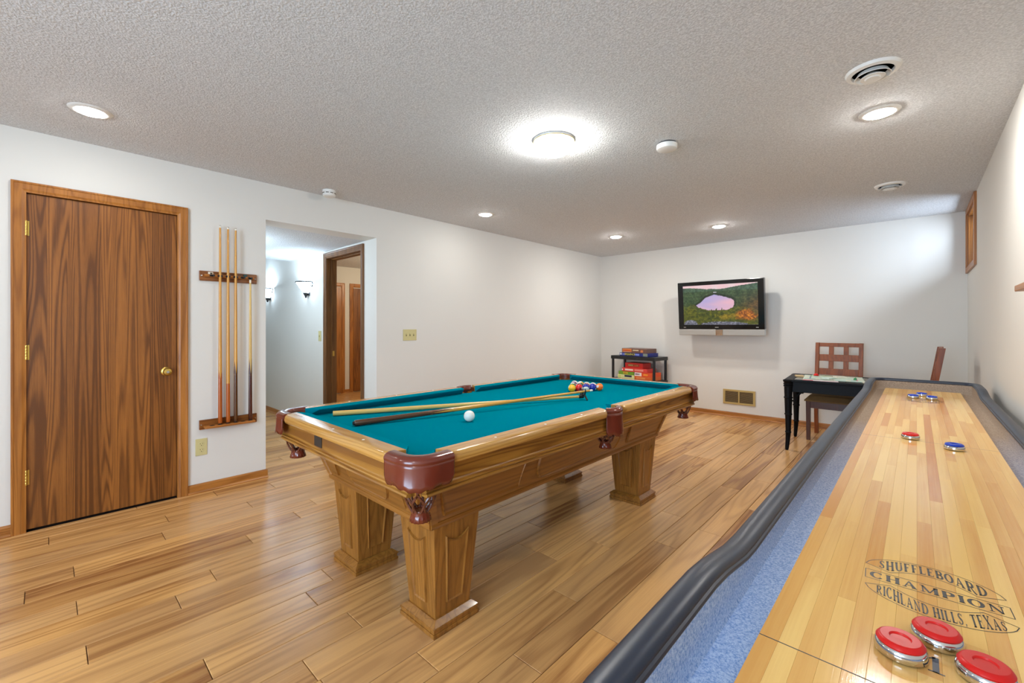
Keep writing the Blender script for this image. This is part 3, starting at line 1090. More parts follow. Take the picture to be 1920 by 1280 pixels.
def rail(p_out0, p_out1, p_in0, p_in1, outward, m, name='rail'):
    """wooden rail with a rounded outer edge: swept between two end lines given in plan"""
    ov = Vector((outward[0], outward[1], 0))
    mb = MB()
    # section along inner->outer: parameter (s 0..1 inner to outer, z)
    sec = [(0.0, ZT - 0.045), (0.0, ZT), (0.74, ZT), (0.80, ZT - 0.0005), (0.87, ZT - 0.003), (0.93, ZT - 0.0075), (0.975, ZT - 0.014), (0.997, ZT - 0.022), (0.995, ZT - 0.029), (0.97, ZT - 0.036), (0.92, ZT - 0.0405), (0.86, ZT - 0.042), (0.50, ZT - 0.042)]
    n = len(sec)
    ends = [(Vector(p_in0 + (0,)), Vector(p_out0 + (0,))), (Vector(p_in1 + (0,)), Vector(p_out1 + (0,)))]
    rows = []
    a, b = ends
    full = (b[1] - a[1]).length
    # corners of the rail ends are rounded towards the pockets
    for tpos, pull in ((0.0, 0.020), (0.006, 0.011), (0.016, 0.004), (0.03, 0.0), (0.97, 0.0), (0.984, 0.004), (0.994, 0.011), (1.0, 0.020)):
        i_ = a[0].lerp(b[0], tpos)
        o_ = a[1].lerp(b[1], tpos) - ov * pull
        rows.append((i_, o_))
    vs, fs = [], []
    for i_, o_ in rows:
        for s, z in sec:
            q = i_.lerp(o_, s)
            vs.append((q.x, q.y, z))
    k = len(rows)
    for r in range(k - 1):
        for q in range(n):
            w = (q + 1) % n
            fs.append((r * n + q, r * n + w, (r + 1) * n + w, (r + 1) * n + q))
    fs.append(tuple(range(n)))
    fs.append(tuple((k - 1) * n + q for q in range(n))[::-1])
    mb.add(vs, fs, False)
    o = mb.build(name, m, ptb, fix=True)
    for p in o.data.polygons:
        p.use_smooth = True
    o.data.set_sharp_from_angle(angle=radians(24))
    return o


def cushion(b0, b1, n0, n1, name='cushion'):
    """back line b0-b1 at the wood, nose line n0-n1"""
    vs, fs = [], []
    for bb, nn in ((b0, n0), (b1, n1)):
        B, Nn = Vector(bb), Vector(nn)
        for s, z in ((0, ZB), (0, ZT), (0.5, ZT - 0.001), (0.92, ZT - 0.002), (1.0, ZT - 0.006), (0.97, ZT - 0.011), (0.12, ZB)):
            q = B.lerp(Nn, s)
            vs.append((q.x, q.y, z))
    n = 7
    fs = [tuple(range(n)), tuple(range(n, 2 * n))[::-1]] + [(i, (i + 1) % n, n + (i + 1) % n, n + i) for i in range(n)]
    return MB().add(vs, fs, False).build(name, M['cloth'], ptb, fix=True)


for s in (-1, 1):
    rail((-0.490, s * HYr), (0.490, s * HYr), (-0.508, s * WY), (0.508, s * WY), (0, s), M['oak_table_x'])
    cushion((-0.512, s * WY), (0.512, s * WY), (-0.455, s * NY), (0.455, s * NY))
    for q in (-1, 1):
        rail((s * HXr, SO + q * 0.086), (s * HXr, q * 1.130), (s * WX, SO + q * 0.066), (s * WX, q * 1.148), (s, 0), M['oak_table_y'])
        cushion((s * WX, SO + q * 0.064), (s * WX, q * 1.152), (s * NX, SO + q * 0.082), (s * NX, q * 1.096))
# pearl sights
sight_me = MB().lathe([(0.0, 0.0008), (0.0052, 0.0008), (0.0058, 0.0)], 12).mesh('rail_sight', M['ivory'])


def sight(x, y):
    o = bpy.data.objects.new('rail_sight', sight_me)
    COL.objects.link(o)
    o.parent = ptb
    o.location = (x, y, ZT)


for s in (-1, 1):
    for i in (-1, 0, 1):
        sight(i * 0.265, s * 1.262)
    for q in (-1, 1):
        for i in (1, 2, 3):
            sight(s * 0.620, SO * (i < 3) + q * i * 0.293)

# skirt boards with a double bead at the foot
SKX, SKY = 0.623, 1.262


def skirt(p0, p1, nrm, m):
    prof = [(-0.02, 0.657), (0.010, 0.657), (0.014, 0.661), (0.012, 0.668), (0.006, 0.671), (0.010, 0.675), (0.009, 0.681), (0.003, 0.685), (0.0, 0.690), (0.0, 0.752), (-0.004, 0.758), (-0.02, 0.758)]
    vs, n = [], len(prof)
    for x, y in (p0, p1):
        for d, z in prof:
            vs.append((x + nrm[0] * d, y + nrm[1] * d, z))
    MB().add(vs, [tuple(range(n)), tuple(range(n, 2 * n))[::-1]] + [(i, (i + 1) % n, n + (i + 1) % n, n + i) for i in range(n)]).build('skirt_board', m, ptb, fix=True)


for s in (-1, 1):
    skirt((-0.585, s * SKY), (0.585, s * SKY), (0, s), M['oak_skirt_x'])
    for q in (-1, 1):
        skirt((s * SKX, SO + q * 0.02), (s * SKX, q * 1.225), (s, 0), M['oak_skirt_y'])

# name plate on the near end skirt
MB().box((-0.190, -SKY - 0.003, 0.694), (-0.112, -SKY, 0.742)).build('name_plate', M['plate'], ptb, bevel=0.002)

# sloped cabinet (apron)
A0X, A0Y, A0Z, A1X, A1Y, A1Z = 0.440, 1.015, 0.445, 0.516, 1.091, 0.672


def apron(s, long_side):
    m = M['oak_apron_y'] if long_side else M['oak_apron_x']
    b0 = A0Y if long_side else A0X
    b1 = A1Y if long_side else A1X
    d0 = A0X if long_side else A0Y
    d1 = A1X if long_side else A1Y
    tl = hypot(d1 - d0, A1Z - A0Z)
    nd, nz = (A1Z - A0Z) / tl, -(d1 - d0) / tl   # outward normal

    def P(u, h, off):
        """u along, h 0..1 up the slope, off outward"""
        dd = d0 + (d1 - d0) * h + nd * off
        z = A0Z + (A1Z - A0Z) * h + nz * off
        return (s * dd, u, z) if long_side else (u, s * dd, z)
    th = 0.025
    vs = [P(-b0, 0, 0), P(b0, 0, 0), P(b1, 1, 0), P(-b1, 1, 0), P(-b0 + th, 0, -th), P(b0 - th, 0, -th), P(b1 - th, 1, -th), P(-b1 + th, 1, -th)]
    fs = [(0, 1, 2, 3), (7, 6, 5, 4), (0, 4, 5, 1), (1, 5, 6, 2), (2, 6, 7, 3), (3, 7, 4, 0)]
    ap = MB().add(vs, fs).build('apron_panel', m, ptb, fix=True)
    # foot moulding and corner strips
    vs = []
    mb = MB()
    for u in (-b0 - 0.004, b0 + 0.004):
        for h, off in ((0.0, -0.004), (0.0, 0.008), (0.05, 0.008), (0.09, 0.003), (0.10, -0.004)):
            vs.append(P(u, h, off))
    n = 5
    mb.add(vs, [tuple(range(n)), tuple(range(n, 2 * n))[::-1]] + [(i, (i + 1) % n, n + (i + 1) % n, n + i) for i in range(n)])
    for q in (-1, 1):
        vs = []
        for h, bb in ((0.10, b0 + (b1 - b0) * 0.10), (1.0, b1)):
            for du, off in ((0, 0.006), (0.032, 0.006), (0.036, 0.0), (0, -0.003)):
                vs.append(P(q * (bb - du), h, off))
        n = 4
        mb.add(vs, [tuple(range(n)), tuple(range(n, 2 * n))[::-1]] + [(i, (i + 1) % n, n + (i + 1) % n, n + i) for i in range(n)])
    mb.build('apron_moulding', m, ap, fix=True)

    def raised(poly):
        """raised field: outline rim sloping up to the field"""
        k = len(poly)
        cu = sum(p[0] for p in poly) / k
        ch = sum(p[1] for p in poly) / k
        vs = [P(u, h, 0.0) for u, h in poly]
        hu = max(abs(p[0] - cu) for p in poly)
        hh = max(abs(p[1] - ch) for p in poly)
        fu, fh = 1 - 0.004 / hu, 1 - 0.018 / hh
        gu, gh = 1 - 0.013 / hu, 1 - 0.056 / hh
        vs += [P(cu + (u - cu) * fu, ch + (h - ch) * fh, 0.0095) for u, h in poly]
        vs += [P(cu + (u - cu) * gu, ch + (h - ch) * gh, 0.0055) for u, h in poly]
        fs = [(i, (i + 1) % k, k + (i + 1) % k, k + i) for i in range(k)]
        fs += [(k + i, k + (i + 1) % k, 2 * k + (i + 1) % k, 2 * k + i) for i in range(k)]
        fs.append(tuple(range(2 * k, 3 * k)))
        MB().add(vs, fs).build('raised_field', m, ap, fix=True)
    lo_, hi_ = 0.20, 0.97
    # centre field with rounded bottom corners, side fields with a curved inner edge
    cw = b0 * 0.40 if long_side else b0 * 0.42
    rr = 0.05
    poly = [(-cw, hi_)] + [(-cw + rr - rr * cos(a), lo_ + 0.35 - 0.35 * sin(a)) for a in [pi / 2 * i / 6 for i in range(7)]]
    poly += [(cw - rr + rr * sin(a), lo_ + 0.35 - 0.35 * cos(a)) for a in [pi / 2 * i / 6 for i in range(7)]] + [(cw, hi_)]
    raised(poly)
    for q in (-1, 1):
        e0, e1 = b0 - 0.045, b1 - 0.058
        i0 = cw + 0.075
        poly = [(q * e0, lo_), (q * e1, hi_), (q * i0, hi_)] + [(q * (i0 + 0.045 * sin(a)), hi_ - (hi_ - lo_) * (1 - cos(a))) for a in [pi / 2 * i / 6 for i in range(1, 7)]]
        raised(poly)


for s in (-1, 1):
    apron(s, True)
    apron(s, False)
MB().box((-0.42, -0.99, 0.60), (0.42, 0.99, 0.72)).build('slate_frame', M['dark'], ptb)


def leg(x, y):
    lt, lb, zb, zt = 0.122, 0.092, 0.050, 0.447
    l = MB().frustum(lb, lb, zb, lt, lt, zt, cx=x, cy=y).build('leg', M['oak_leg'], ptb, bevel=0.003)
    p = MB()
    p.box((x - 0.122, y - 0.122, 0.0), (x + 0.122, y + 0.122, 0.016))
    p.box((x - 0.118, y - 0.118, 0.016), (x + 0.118, y + 0.118, 0.030))
    p.frustum(0.122, 0.122, 0.030, 0.122, 0.122, 0.038, cx=x, cy=y)
    p.frustum(0.121, 0.121, 0.038, 0.098, 0.098, 0.056, cx=x, cy=y)
    p.build('plinth', M['oak_leg'], l, bevel=0.002)
    # four fields with a dipped top edge
    for k in range(4):
        R4 = T(x, y, 0) @ rotz(k * pi / 2)

        def P(u, z, off):
            h = (z - zb) / (zt - zb)
            d = lb + (lt - lb) * h
            return R4 @ Vector((u, -(d + off), z))
        z0, z1 = 0.105, 0.375
        w0, w1 = 0.042, 0.062
        poly = [(-w0, z0), (w0, z0)] + [(w1 * (1 - 2 * i / 10), z1 + 0.018 * ((1 - 2 * i / 10) ** 2) * 1.6 - 0.010) for i in range(11)]
        kk = len(poly)
        cz = (z0 + z1) / 2
        vs = [P(u, z, 0.0005) for u, z in poly]
        vs += [P(u * 0.93, cz + (z - cz) * 0.975, 0.009) for u, z in poly]
        vs += [P(u * 0.78, cz + (z - cz) * 0.93, 0.0045) for u, z in poly]
        fs = [(i, (i + 1) % kk, kk + (i + 1) % kk, kk + i) for i in range(kk)] + [(kk + i, kk + (i + 1) % kk, 2 * kk + (i + 1) % kk, 2 * kk + i) for i in range(kk)]
        fs.append(tuple(range(2 * kk, 3 * kk)))
        MB().add(vs, fs).build('raised_field', M['oak_leg'], l, fix=True)


LX, LY = 0.320, 0.880
for sx in (-1, 1):
    for sy in (-1, 1):
        leg(sx * LX, sy * LY)


def pocket(cx, cy_, d, r_out, r_in, half_ang, straight, zlow, net_r, zn, zb):
    """leather pocket: an arc of r_out, +-half_ang about the outward direction d, run on straight at both ends"""
    R4 = T(cx, cy_, 0) @ rotz(d)
    ha = radians(half_ang)
    larc = r_out * ha
    tot = larc + straight

    def at(s, off):
        """point on the outline (s -1..1), moved outward by off; and the outward normal"""
        q = abs(s) * tot
        sg = 1 if s >= 0 else -1
        if q <= larc:
            a = sg * q / r_out
            return ((r_out + off) * cos(a), (r_out + off) * sin(a)), (cos(a), sin(a))
        a = sg * ha
        e = q - larc
        return ((r_out + off) * cos(a) - sg * e * sin(a), (r_out + off) * sin(a) + sg * e * cos(a)), (cos(a), sin(a))
    n = 48
    vs, fs = [], []
    rows = 6

    def foot(s):
        a = abs(s)
        z = zlow + 0.010
        if a < 0.58:
            z = zlow - 0.003 + 0.017 * (a / 0.58) ** 1.2 + 0.003 * cos(a * 26)
        elif a < 0.66:
            z = zlow + 0.015
        else:
            z = zlow + 0.010 - 0.004 * sin((a - 0.66) / 0.34 * pi) + 0.026 * max(0, (a - 0.84) / 0.16) ** 2
        return z

    def flare(s, h):
        return -0.006 + 0.008 * h * h * (1 - s * s)
    for k in range(rows + 1):
        for i in range(n + 1):
            s = -1 + 2 * i / n
            z1 = ZT - 0.020
            h = k / rows
            p, _ = at(s, flare(s, h))
            vs.append((p[0], p[1], z1 + (foot(s) - z1) * h))
    for k in range(rows):
        for i in range(n):
            fs.append((k * (n + 1) + i, k * (n + 1) + i + 1, (k + 1) * (n + 1) + i + 1, (k + 1) * (n + 1) + i))
    pk = MB().add(vs, fs, True, R4).build('pocket', M['leather'], ptb)
    sd = pk.modifiers.new('Solidify', 'SOLIDIFY')
    sd.thickness = 0.005
    sd.offset = -1
    # piping along the scallops and under the ring
    mb = MB()
    ss = [-1 + 2 * i / n for i in range(n + 1)]
    mb.tube([R4 @ Vector(at(s, flare(s, 1) - 0.001)[0] + (foot(s),)) for s in ss], 0.0022, 6)
    mb.tube([R4 @ Vector(at(s, -0.0045)[0] + (ZT - 0.034,)) for s in ss], 0.0016, 6)
    mb.build('piping', M['leather'], pk)
    # padded ring
    w = r_in - r_out
    sec = [(w, ZT - 0.030), (w, ZT - 0.006), (w + 0.004, ZT), (w + 0.014, ZT + 0.003), (-0.020, ZT + 0.002), (-0.011, ZT - 0.001), (-0.004, ZT - 0.006),
           (0.0005, ZT - 0.014), (0.0, ZT - 0.022), (-0.003, ZT - 0.028), (-0.008, ZT - 0.031)]
    vs, fs = [], []
    ns = len(sec)
    m_ = 40
    for i in range(m_ + 1):
        s = -1 + 2 * i / m_
        for r, z in sec:
            p, _ = at(s, r)
            vs.append((p[0], p[1], z))
    for i in range(m_):
        for q in range(ns):
            w_ = (q + 1) % ns
            fs.append((i * ns + q, i * ns + w_, (i + 1) * ns + w_, (i + 1) * ns + q))
    fs.append(tuple(range(ns)))
    fs.append(tuple(m_ * ns + q for q in range(ns))[::-1])
    MB().add(vs, fs, True, R4).build('pocket_ring', M['leather'], pk, fix=True)
    # liner inside the hole
    MB().lathe([(0.060, ZT - 0.012), (0.060, ZT - 0.10), (0.048, ZT - 0.13)], 28, R4 @ T(0 if straight else 0.03, 0, 0), a0=-pi * 0.55, a1=pi * 0.55).build('pocket_liner', M['leather_dark'], pk)
    # lattice basket of leather straps
    zt = zlow + 0.030

    def rad(z):
        h = (zt - z) / (zt - zn)
        return net_r * (1 - 0.12 * h - 0.42 * h ** 3)
    mb = MB()
    ns_ = 7
    for q in range(ns_):
        for sg in (-1, 1):
            pts = []
            for i in range(11):
                h = i / 10
                z = zt + (zn - zt) * h
                # straps swing to and fro so that tear-shaped gaps open between them
                a = 2 * pi * (q + 0.5) / ns_ + sg * (pi / ns_) * (0.5 - 0.5 * cos(h * 2.6 * pi)) * 1.0
                pts.append((rad(z) * cos(a), rad(z) * sin(a), z))
            mb.tube(pts, [0.0052 - 0.001 * abs(i - 5) / 5 for i in range(11)], 6, mat=R4 @ T(0.012, 0, 0))
    mb.build('pocket_net', M['leather_dark'], pk)
    mb = MB()
    rn = rad(zn)
    n = 32
    prof = [(rn * 1.02, zn + 0.008), (rn * 1.0, zn), (rn * 0.98, zn - 0.008), (rn * 1.1, zn - 0.020), (rn * 1.22, zb)]
    vs, fs = [], []
    for k, (r, z) in enumerate(prof):
        for i in range(n):
            fl = 1 + (0.045 * (k / 4) * cos(i * pi))
            a = 2 * pi * i / n
            vs.append((r * fl * cos(a), r * fl * sin(a), z))
    for k in range(4):
        for i in range(n):
            j = (i + 1) % n
            fs.append((k * n + i, k * n + j, (k + 1) * n + j, (k + 1) * n + i))
    c = mb.add(vs, fs, True, R4 @ T(0.012, 0, 0)).build('pocket_cuff', M['leather'], pk)
    sd = c.modifiers.new('Solidify', 'SOLIDIFY')
    sd.thickness = 0.003


for qx in (-1, 1):
    for qy in (-1, 1):
        pocket(qx * MC[0], qy * MC[1], atan2(qy, qx), 0.115, 0.060, 45, 0.062, 0.690, 0.064, 0.586, 0.552)
    pocket(qx * 0.570, SO, 0 if qx > 0 else pi, 0.107, 0.068, 50, 0.0, 0.648, 0.056, 0.598, 0.566)
# rails and pockets sit a little off the centre of the legs
for ch in list(ptb.children):
    if ch.name.split('.')[0] in ('cloth_bed', 'rail', 'cushion', 'rail_sight', 'skirt_board', 'name_plate', 'pocket'):
        ch.location = Vector(ch.location) + Vector((-0.02, 0.065, 0))

# ------------------------------------------------------------------ balls
BR = 0.0286
BZ = ZB + BR
ball_me = {}


def ball(x, y, col, stripe, label, rot, key):
    me = MB().sphere(BR, seg=28, rings=16).mesh('pool_ball', ball_mat('ball_' + key, col, stripe))
    o = bpy.data.objects.new('pool_ball', me)
    COL.objects.link(o)
    o.location = (x, y, BZ)
    o.rotation_euler = rot
    tag(o, label, 'pool ball', 'racked pool balls')


me = MB().sphere(BR, seg=32, rings=18).mesh('cue_ball', M['cueball'])
o = bpy.data.objects.new('cue_ball', me)
COL.objects.link(o)
o.location = (-1.688, 1.487, BZ)
tag(o, 'white cue ball lying alone on the teal cloth', 'pool ball')

YEL, BLU, RED, PUR, ORA, GRN, MAR, BLK = (L(232, 178, 20), L(22, 40, 150), L(206, 26, 22), L(70, 30, 110), L(238, 112, 22), L(16, 110, 60), L(120, 24, 30), L(16, 16, 18))
rackd = [
    (0, 0, YEL, 0, 'yellow pool ball at the near point of the racked triangle', 'yellow'),
    (1, 0, GRN, 0, 'green solid pool ball right behind the yellow point ball', 'green'),
    (1, 1, RED, 0, 'red solid pool ball next to the yellow one on the rack side', 'red'),
    (2, 0, MAR, 1, 'maroon striped pool ball on the wall side of the rack', 'maroon_stripe'),
    (2, 1, BLK, 0, 'black pool ball in the middle of the racked triangle', 'black'),
    (2, 2, BLU, 1, 'blue striped ball with a white face in the racked triangle', 'blue_stripe'),
    (3, 0, PUR, 0, 'purple solid pool ball on the wall side of the rack', 'purple'),
    (3, 1, GRN, 1, 'green striped pool ball inside the racked triangle', 'green_stripe'),
    (3, 2, MAR, 0, 'maroon solid pool ball inside the racked triangle', 'maroon'),
    (3, 3, BLU, 0, 'dark blue solid ball beside the orange one in the rack', 'blue'),
    (4, 0, BLK, 1, 'white pool ball with dark stripe at the rack back corner', 'dark_stripe'),
    (4, 1, YEL, 1, 'yellow striped pool ball in the back row of the rack', 'yellow_stripe'),
    (4, 2, RED, 1, 'red striped pool ball in the back row of the rack', 'red_stripe'),
    (4, 3, PUR, 1, 'purple striped pool ball in the back row of the rack', 'purple_stripe'),
    (4, 4, ORA, 0, 'orange solid pool ball at the right corner of the rack', 'orange')]
for r, c, col, st, lab, key in rackd:
    rot = (random.uniform(-0.5, 0.5), random.uniform(-0.6, 0.6), random.uniform(0, 6))
    if key == 'blue_stripe':
        rot = Vector((0.42, -0.62, -0.60)).to_track_quat('Z', 'Y').to_euler()
    ball(-1.893 + (c - r / 2) * 0.0575, 2.690 + r * 0.0498, col, st, lab, rot, key)

# ------------------------------------------------------------------ bridge stick and cue on the table


def aim(o, p0, p1):
    d = (Vector(p1) - Vector(p0))
    o.location = p0
    o.rotation_mode = 'QUATERNION'
    o.rotation_quaternion = d.to_track_quat('Z', 'Y')
    return d.length


p0, p1 = (-2.335, 1.068, ZB + 0.0145), (-1.640, 2.452, ZB + 0.022)
ln = (Vector(p1) - Vector(p0)).length
br = cue('bridge_stick', 'pale maple bridge stick with a black bridge head across the table', 'bridge stick', ln, 0.0140, 0.0085, M['maple'], tip=False, bumper=False)
aim(br, p0, p1)
# bridge head: black moulded plate with notches on two feet, in the local frame of the stick (z along it)
inv = br.rotation_quaternion.to_matrix().to_4x4().inverted()
up_l = inv @ Vector((0, 0, 1))
sd_l = inv @ Vector((0.894, -0.447, 0)).normalized()


def bp(u, h, w=0.0):
    return Vector((0, 0, ln + w)) + sd_l * u * 1.25 + up_l * (h * 1.5 if h > 0 else h)


mb = MB()
zc = ZB - p1[2]
for u0 in (-1, 1):
    mb.tube([bp(0, 0.004), bp(u0 * 0.020, 0.010, .002), bp(u0 * 0.034, -0.004, .004), bp(u0 * 0.043, zc + 0.005, .006)], [0.007, 0.0065, 0.006, 0.005], 8)
    mb.tube([bp(u0 * 0.020, 0.010, .002), bp(u0 * 0.030, 0.026, .002), bp(u0 * 0.026, 0.036, .002)], [0.006, 0.005, 0.004], 8)
mb.tube([bp(0, 0.004), bp(0, 0.018, .002), bp(-0.003, 0.022, .002)], [0.009, 0.007, 0.005], 8)
mb.lathe([(0.010, ln - 0.03), (0.0115, ln - 0.026), (0.0115, ln + 0.006), (0.009, ln + 0.008)], 16)
mb.build('bridge_head', M['rubber'], br)
q0, q1 = (-2.018, 1.030, ZB + 0.0150), (-1.603, 2.518, ZB + 0.060)
ln2 = (Vector(q1) - Vector(q0)).length
c = cue('pool_cue', 'dark-butted cue with amber shaft resting over the bridge head', 'pool cue', ln2, 0.0152, 0.0068, M['cue_honey'], M['cue_dark'], 0.40, 0.16)
aim(c, q0, q1)

# ------------------------------------------------------------------ shuffleboard table
SBX, SBY0, SBY1 = 0.0255, 0.32, 4.50
sb = thing('shuffleboard_table', 'long maple shuffleboard table with a dark padded rim along the right wall', 'shuffleboard', (SBX, 0, 0))


def rpath(hx, y0, y1, r, n=9, step=0.12):
    pts = []
    for (cx, cy_, a0) in ((hx - r, y1 - r, 0), (-hx + r, y1 - r, pi / 2), (-hx + r, y0 + r, pi), (hx - r, y0 + r, 3 * pi / 2)):
        for i in range(n + 1):
            a = a0 + pi / 2 * i / n
            pts.append((cx + r * cos(a), cy_ + r * sin(a), (cos(a), sin(a))))
        # long straights get extra points
        if a0 in (pi / 2, 3 * pi / 2):
            sgn = -1 if a0 == pi / 2 else 1
            ys, ye = (y1 - r, y0 + r) if a0 == pi / 2 else (y0 + r, y1 - r)
            k = int(abs(ye - ys) / step)
            for i in range(1, k):
                pts.append((sgn * hx, ys + (ye - ys) * i / k, (sgn, 0)))
    return pts


def rim_z(y):
    lo_z, hi_z = 0.820, 0.848

    def sst(t):
        t = max(0, min(1, t))
        return t * t * (3 - 2 * t)
    return lo_z + (hi_z - lo_z) * (1 - sst((y - 0.72) / 0.24)) + (hi_z - lo_z) * sst((y - 3.86) / 0.30)


# padded rim: rounded section swept around the table
frames = []
for x, y, (nx, ny) in rpath(0.284, SBY0 + 0.02, SBY1 - 0.02, 0.085, step=0.06):
    frames.append(((x, y, rim_z(y)), (nx, ny, 0), (0, 0, 1)))
sec = [(-0.022, -0.040), (-0.022, -0.010)] + [(-0.022 + 0.0215 * (1 - cos(a)), -0.010 + 0.010 * sin(a)) for a in [pi * i / 10 for i in range(1, 10)]] + [(0.021, -0.010), (0.021, -0.040)]
MB().sweep(frames, sec).build('rim', M['vinyl'], sb, fix=True)
# rim bead on the inside
mb = MB()
mb.tube([(p[0][0] - p[1][0] * 0.022, p[0][1] - p[1][1] * 0.022, p[0][2] - 0.016) for p in frames], 0.005, 8, True)
mb.build('rim_bead', M['vinyl'], sb)
# carpeted inner wall and gutter
fr2 = []
for x, y, (nx, ny) in rpath(0.284, SBY0 + 0.02, SBY1 - 0.02, 0.085, step=0.06):
    fr2.append((x, y, nx, ny, rim_z(y)))
vs, fs = [], []
n = len(fr2)
for off, zf in ((-0.024, lambda z: z - 0.020), (-0.0255, lambda z: 0.785), (-0.0265, lambda z: 0.765), (-0.031, lambda z: 0.7595)):
    for x, y, nx, ny, z in fr2:
        vs.append((x + nx * off, y + ny * off, zf(z)))
for k in range(3):
    for i in range(n):
        j = (i + 1) % n
        fs.append((k * n + i, k * n + j, (k + 1) * n + j, (k + 1) * n + i))
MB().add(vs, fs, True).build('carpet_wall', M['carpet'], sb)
poly = [(x - nx * 0.029, y - ny * 0.029) for x, y, (nx, ny) in rpath(0.284, SBY0 + 0.02, SBY1 - 0.02, 0.085, step=0.3)]
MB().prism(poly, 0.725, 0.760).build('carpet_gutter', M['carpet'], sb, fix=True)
poly = [(x + nx * 0.014, y + ny * 0.014) for x, y, (nx, ny) in rpath(0.284, SBY0 + 0.02, SBY1 - 0.02, 0.085, step=0.3)]
MB().prism(poly, 0.560, 0.724).build('cabinet', M['cabinet'], sb, fix=True)
vs, fs = [], []
for off in (0.014, 0.006):
    for top in (0, 1):
        for x, y, nx, ny, z in fr2:
            vs.append((x + nx * off, y + ny * off, z - 0.040 if top else 0.724))
for i in range(n):
    j = (i + 1) % n
    fs += [(i, j, n + j, n + i), (2 * n + j, 2 * n + i, 3 * n + i, 3 * n + j), (n + i, n + j, 3 * n + j, 3 * n + i)]
MB().add(vs, fs, True).build('cabinet_side', M['cabinet'], sb)
for y in (0.95, 3.85):
    for s in (-1, 1):
        MB().box((s * 0.20 - 0.04, y - 0.10, 0.03), (s * 0.20 + 0.04, y + 0.10, 0.56)).box((s * 0.20 - 0.055, y - 0.13, 0), (s * 0.20 + 0.055, y + 0.13, 0.03)).build('leg', M['cabinet'], sb, bevel=0.004)
PFX, PFY0, PFY1, PFZ = 0.2005, 0.44, 4.375, 0.780
pf = MB().box((-PFX, PFY0, 0.742), (PFX, PFY1, 0.7745)).build('playfield', M['oak_table_y'], sb)
nst = 16
swid = 2 * PFX / nst
for i in range(nst):
    y = PFY0 - random.uniform(0, 0.5)
    while y < PFY1 - 0.02:
        ln_ = random.choice([0.42, 0.62, 0.78, 0.95, 1.15])
        a, b = max(y, PFY0), min(y + ln_, PFY1)
        if PFY1 - b < 0.15:
            b = PFY1
        y = b if b == PFY1 else y + ln_
        if b - a < 0.05:
            continue
        x0 = -PFX + i * swid
        me = MB().chamfer_box((-swid / 2 + 0.00005, -(b - a) / 2 + 0.0001, -0.0055), (swid / 2 - 0.00005, (b - a) / 2 - 0.0001, 0), 0.00025).mesh('maple_strip', M['strip'])
        s = bpy.data.objects.new('maple_strip', me)
        COL.objects.link(s)
        s.parent = pf
        s.location = (x0 + swid / 2, (a + b) / 2, PFZ)
M['line'] = M['ink']
for y, w in ((0.738, 0.0018), (2.420, 0.0012), (4.06, 0.0018)):
    MB().box((-PFX, y - w / 2, PFZ), (PFX, y + w / 2, PFZ + 0.0002)).build('foul_line', M['ink'], sb)

# --- lettering: a small serif alphabet drawn with strokes of changing width
TH, TN = 0.25, 0.085


def arcs(cx, cy_, rx, ry, a0, a1, n=14, thick=TH):
    res = []
    for i in range(n + 1):
        a = radians(a0 + (a1 - a0) * i / n)
        res.append((cx + rx * cos(a), cy_ + ry * sin(a), TN + (thick - TN) * abs(cos(a)) ** 1.5))
    return res


def stem(x, w=TH, y0=0.0, y1=1.0):
    return [(x, y0, w), (x, y1, w)]


def ser(x, y, hw=0.17):
    return [(x - hw, y, TN), (x + hw, y, TN)]


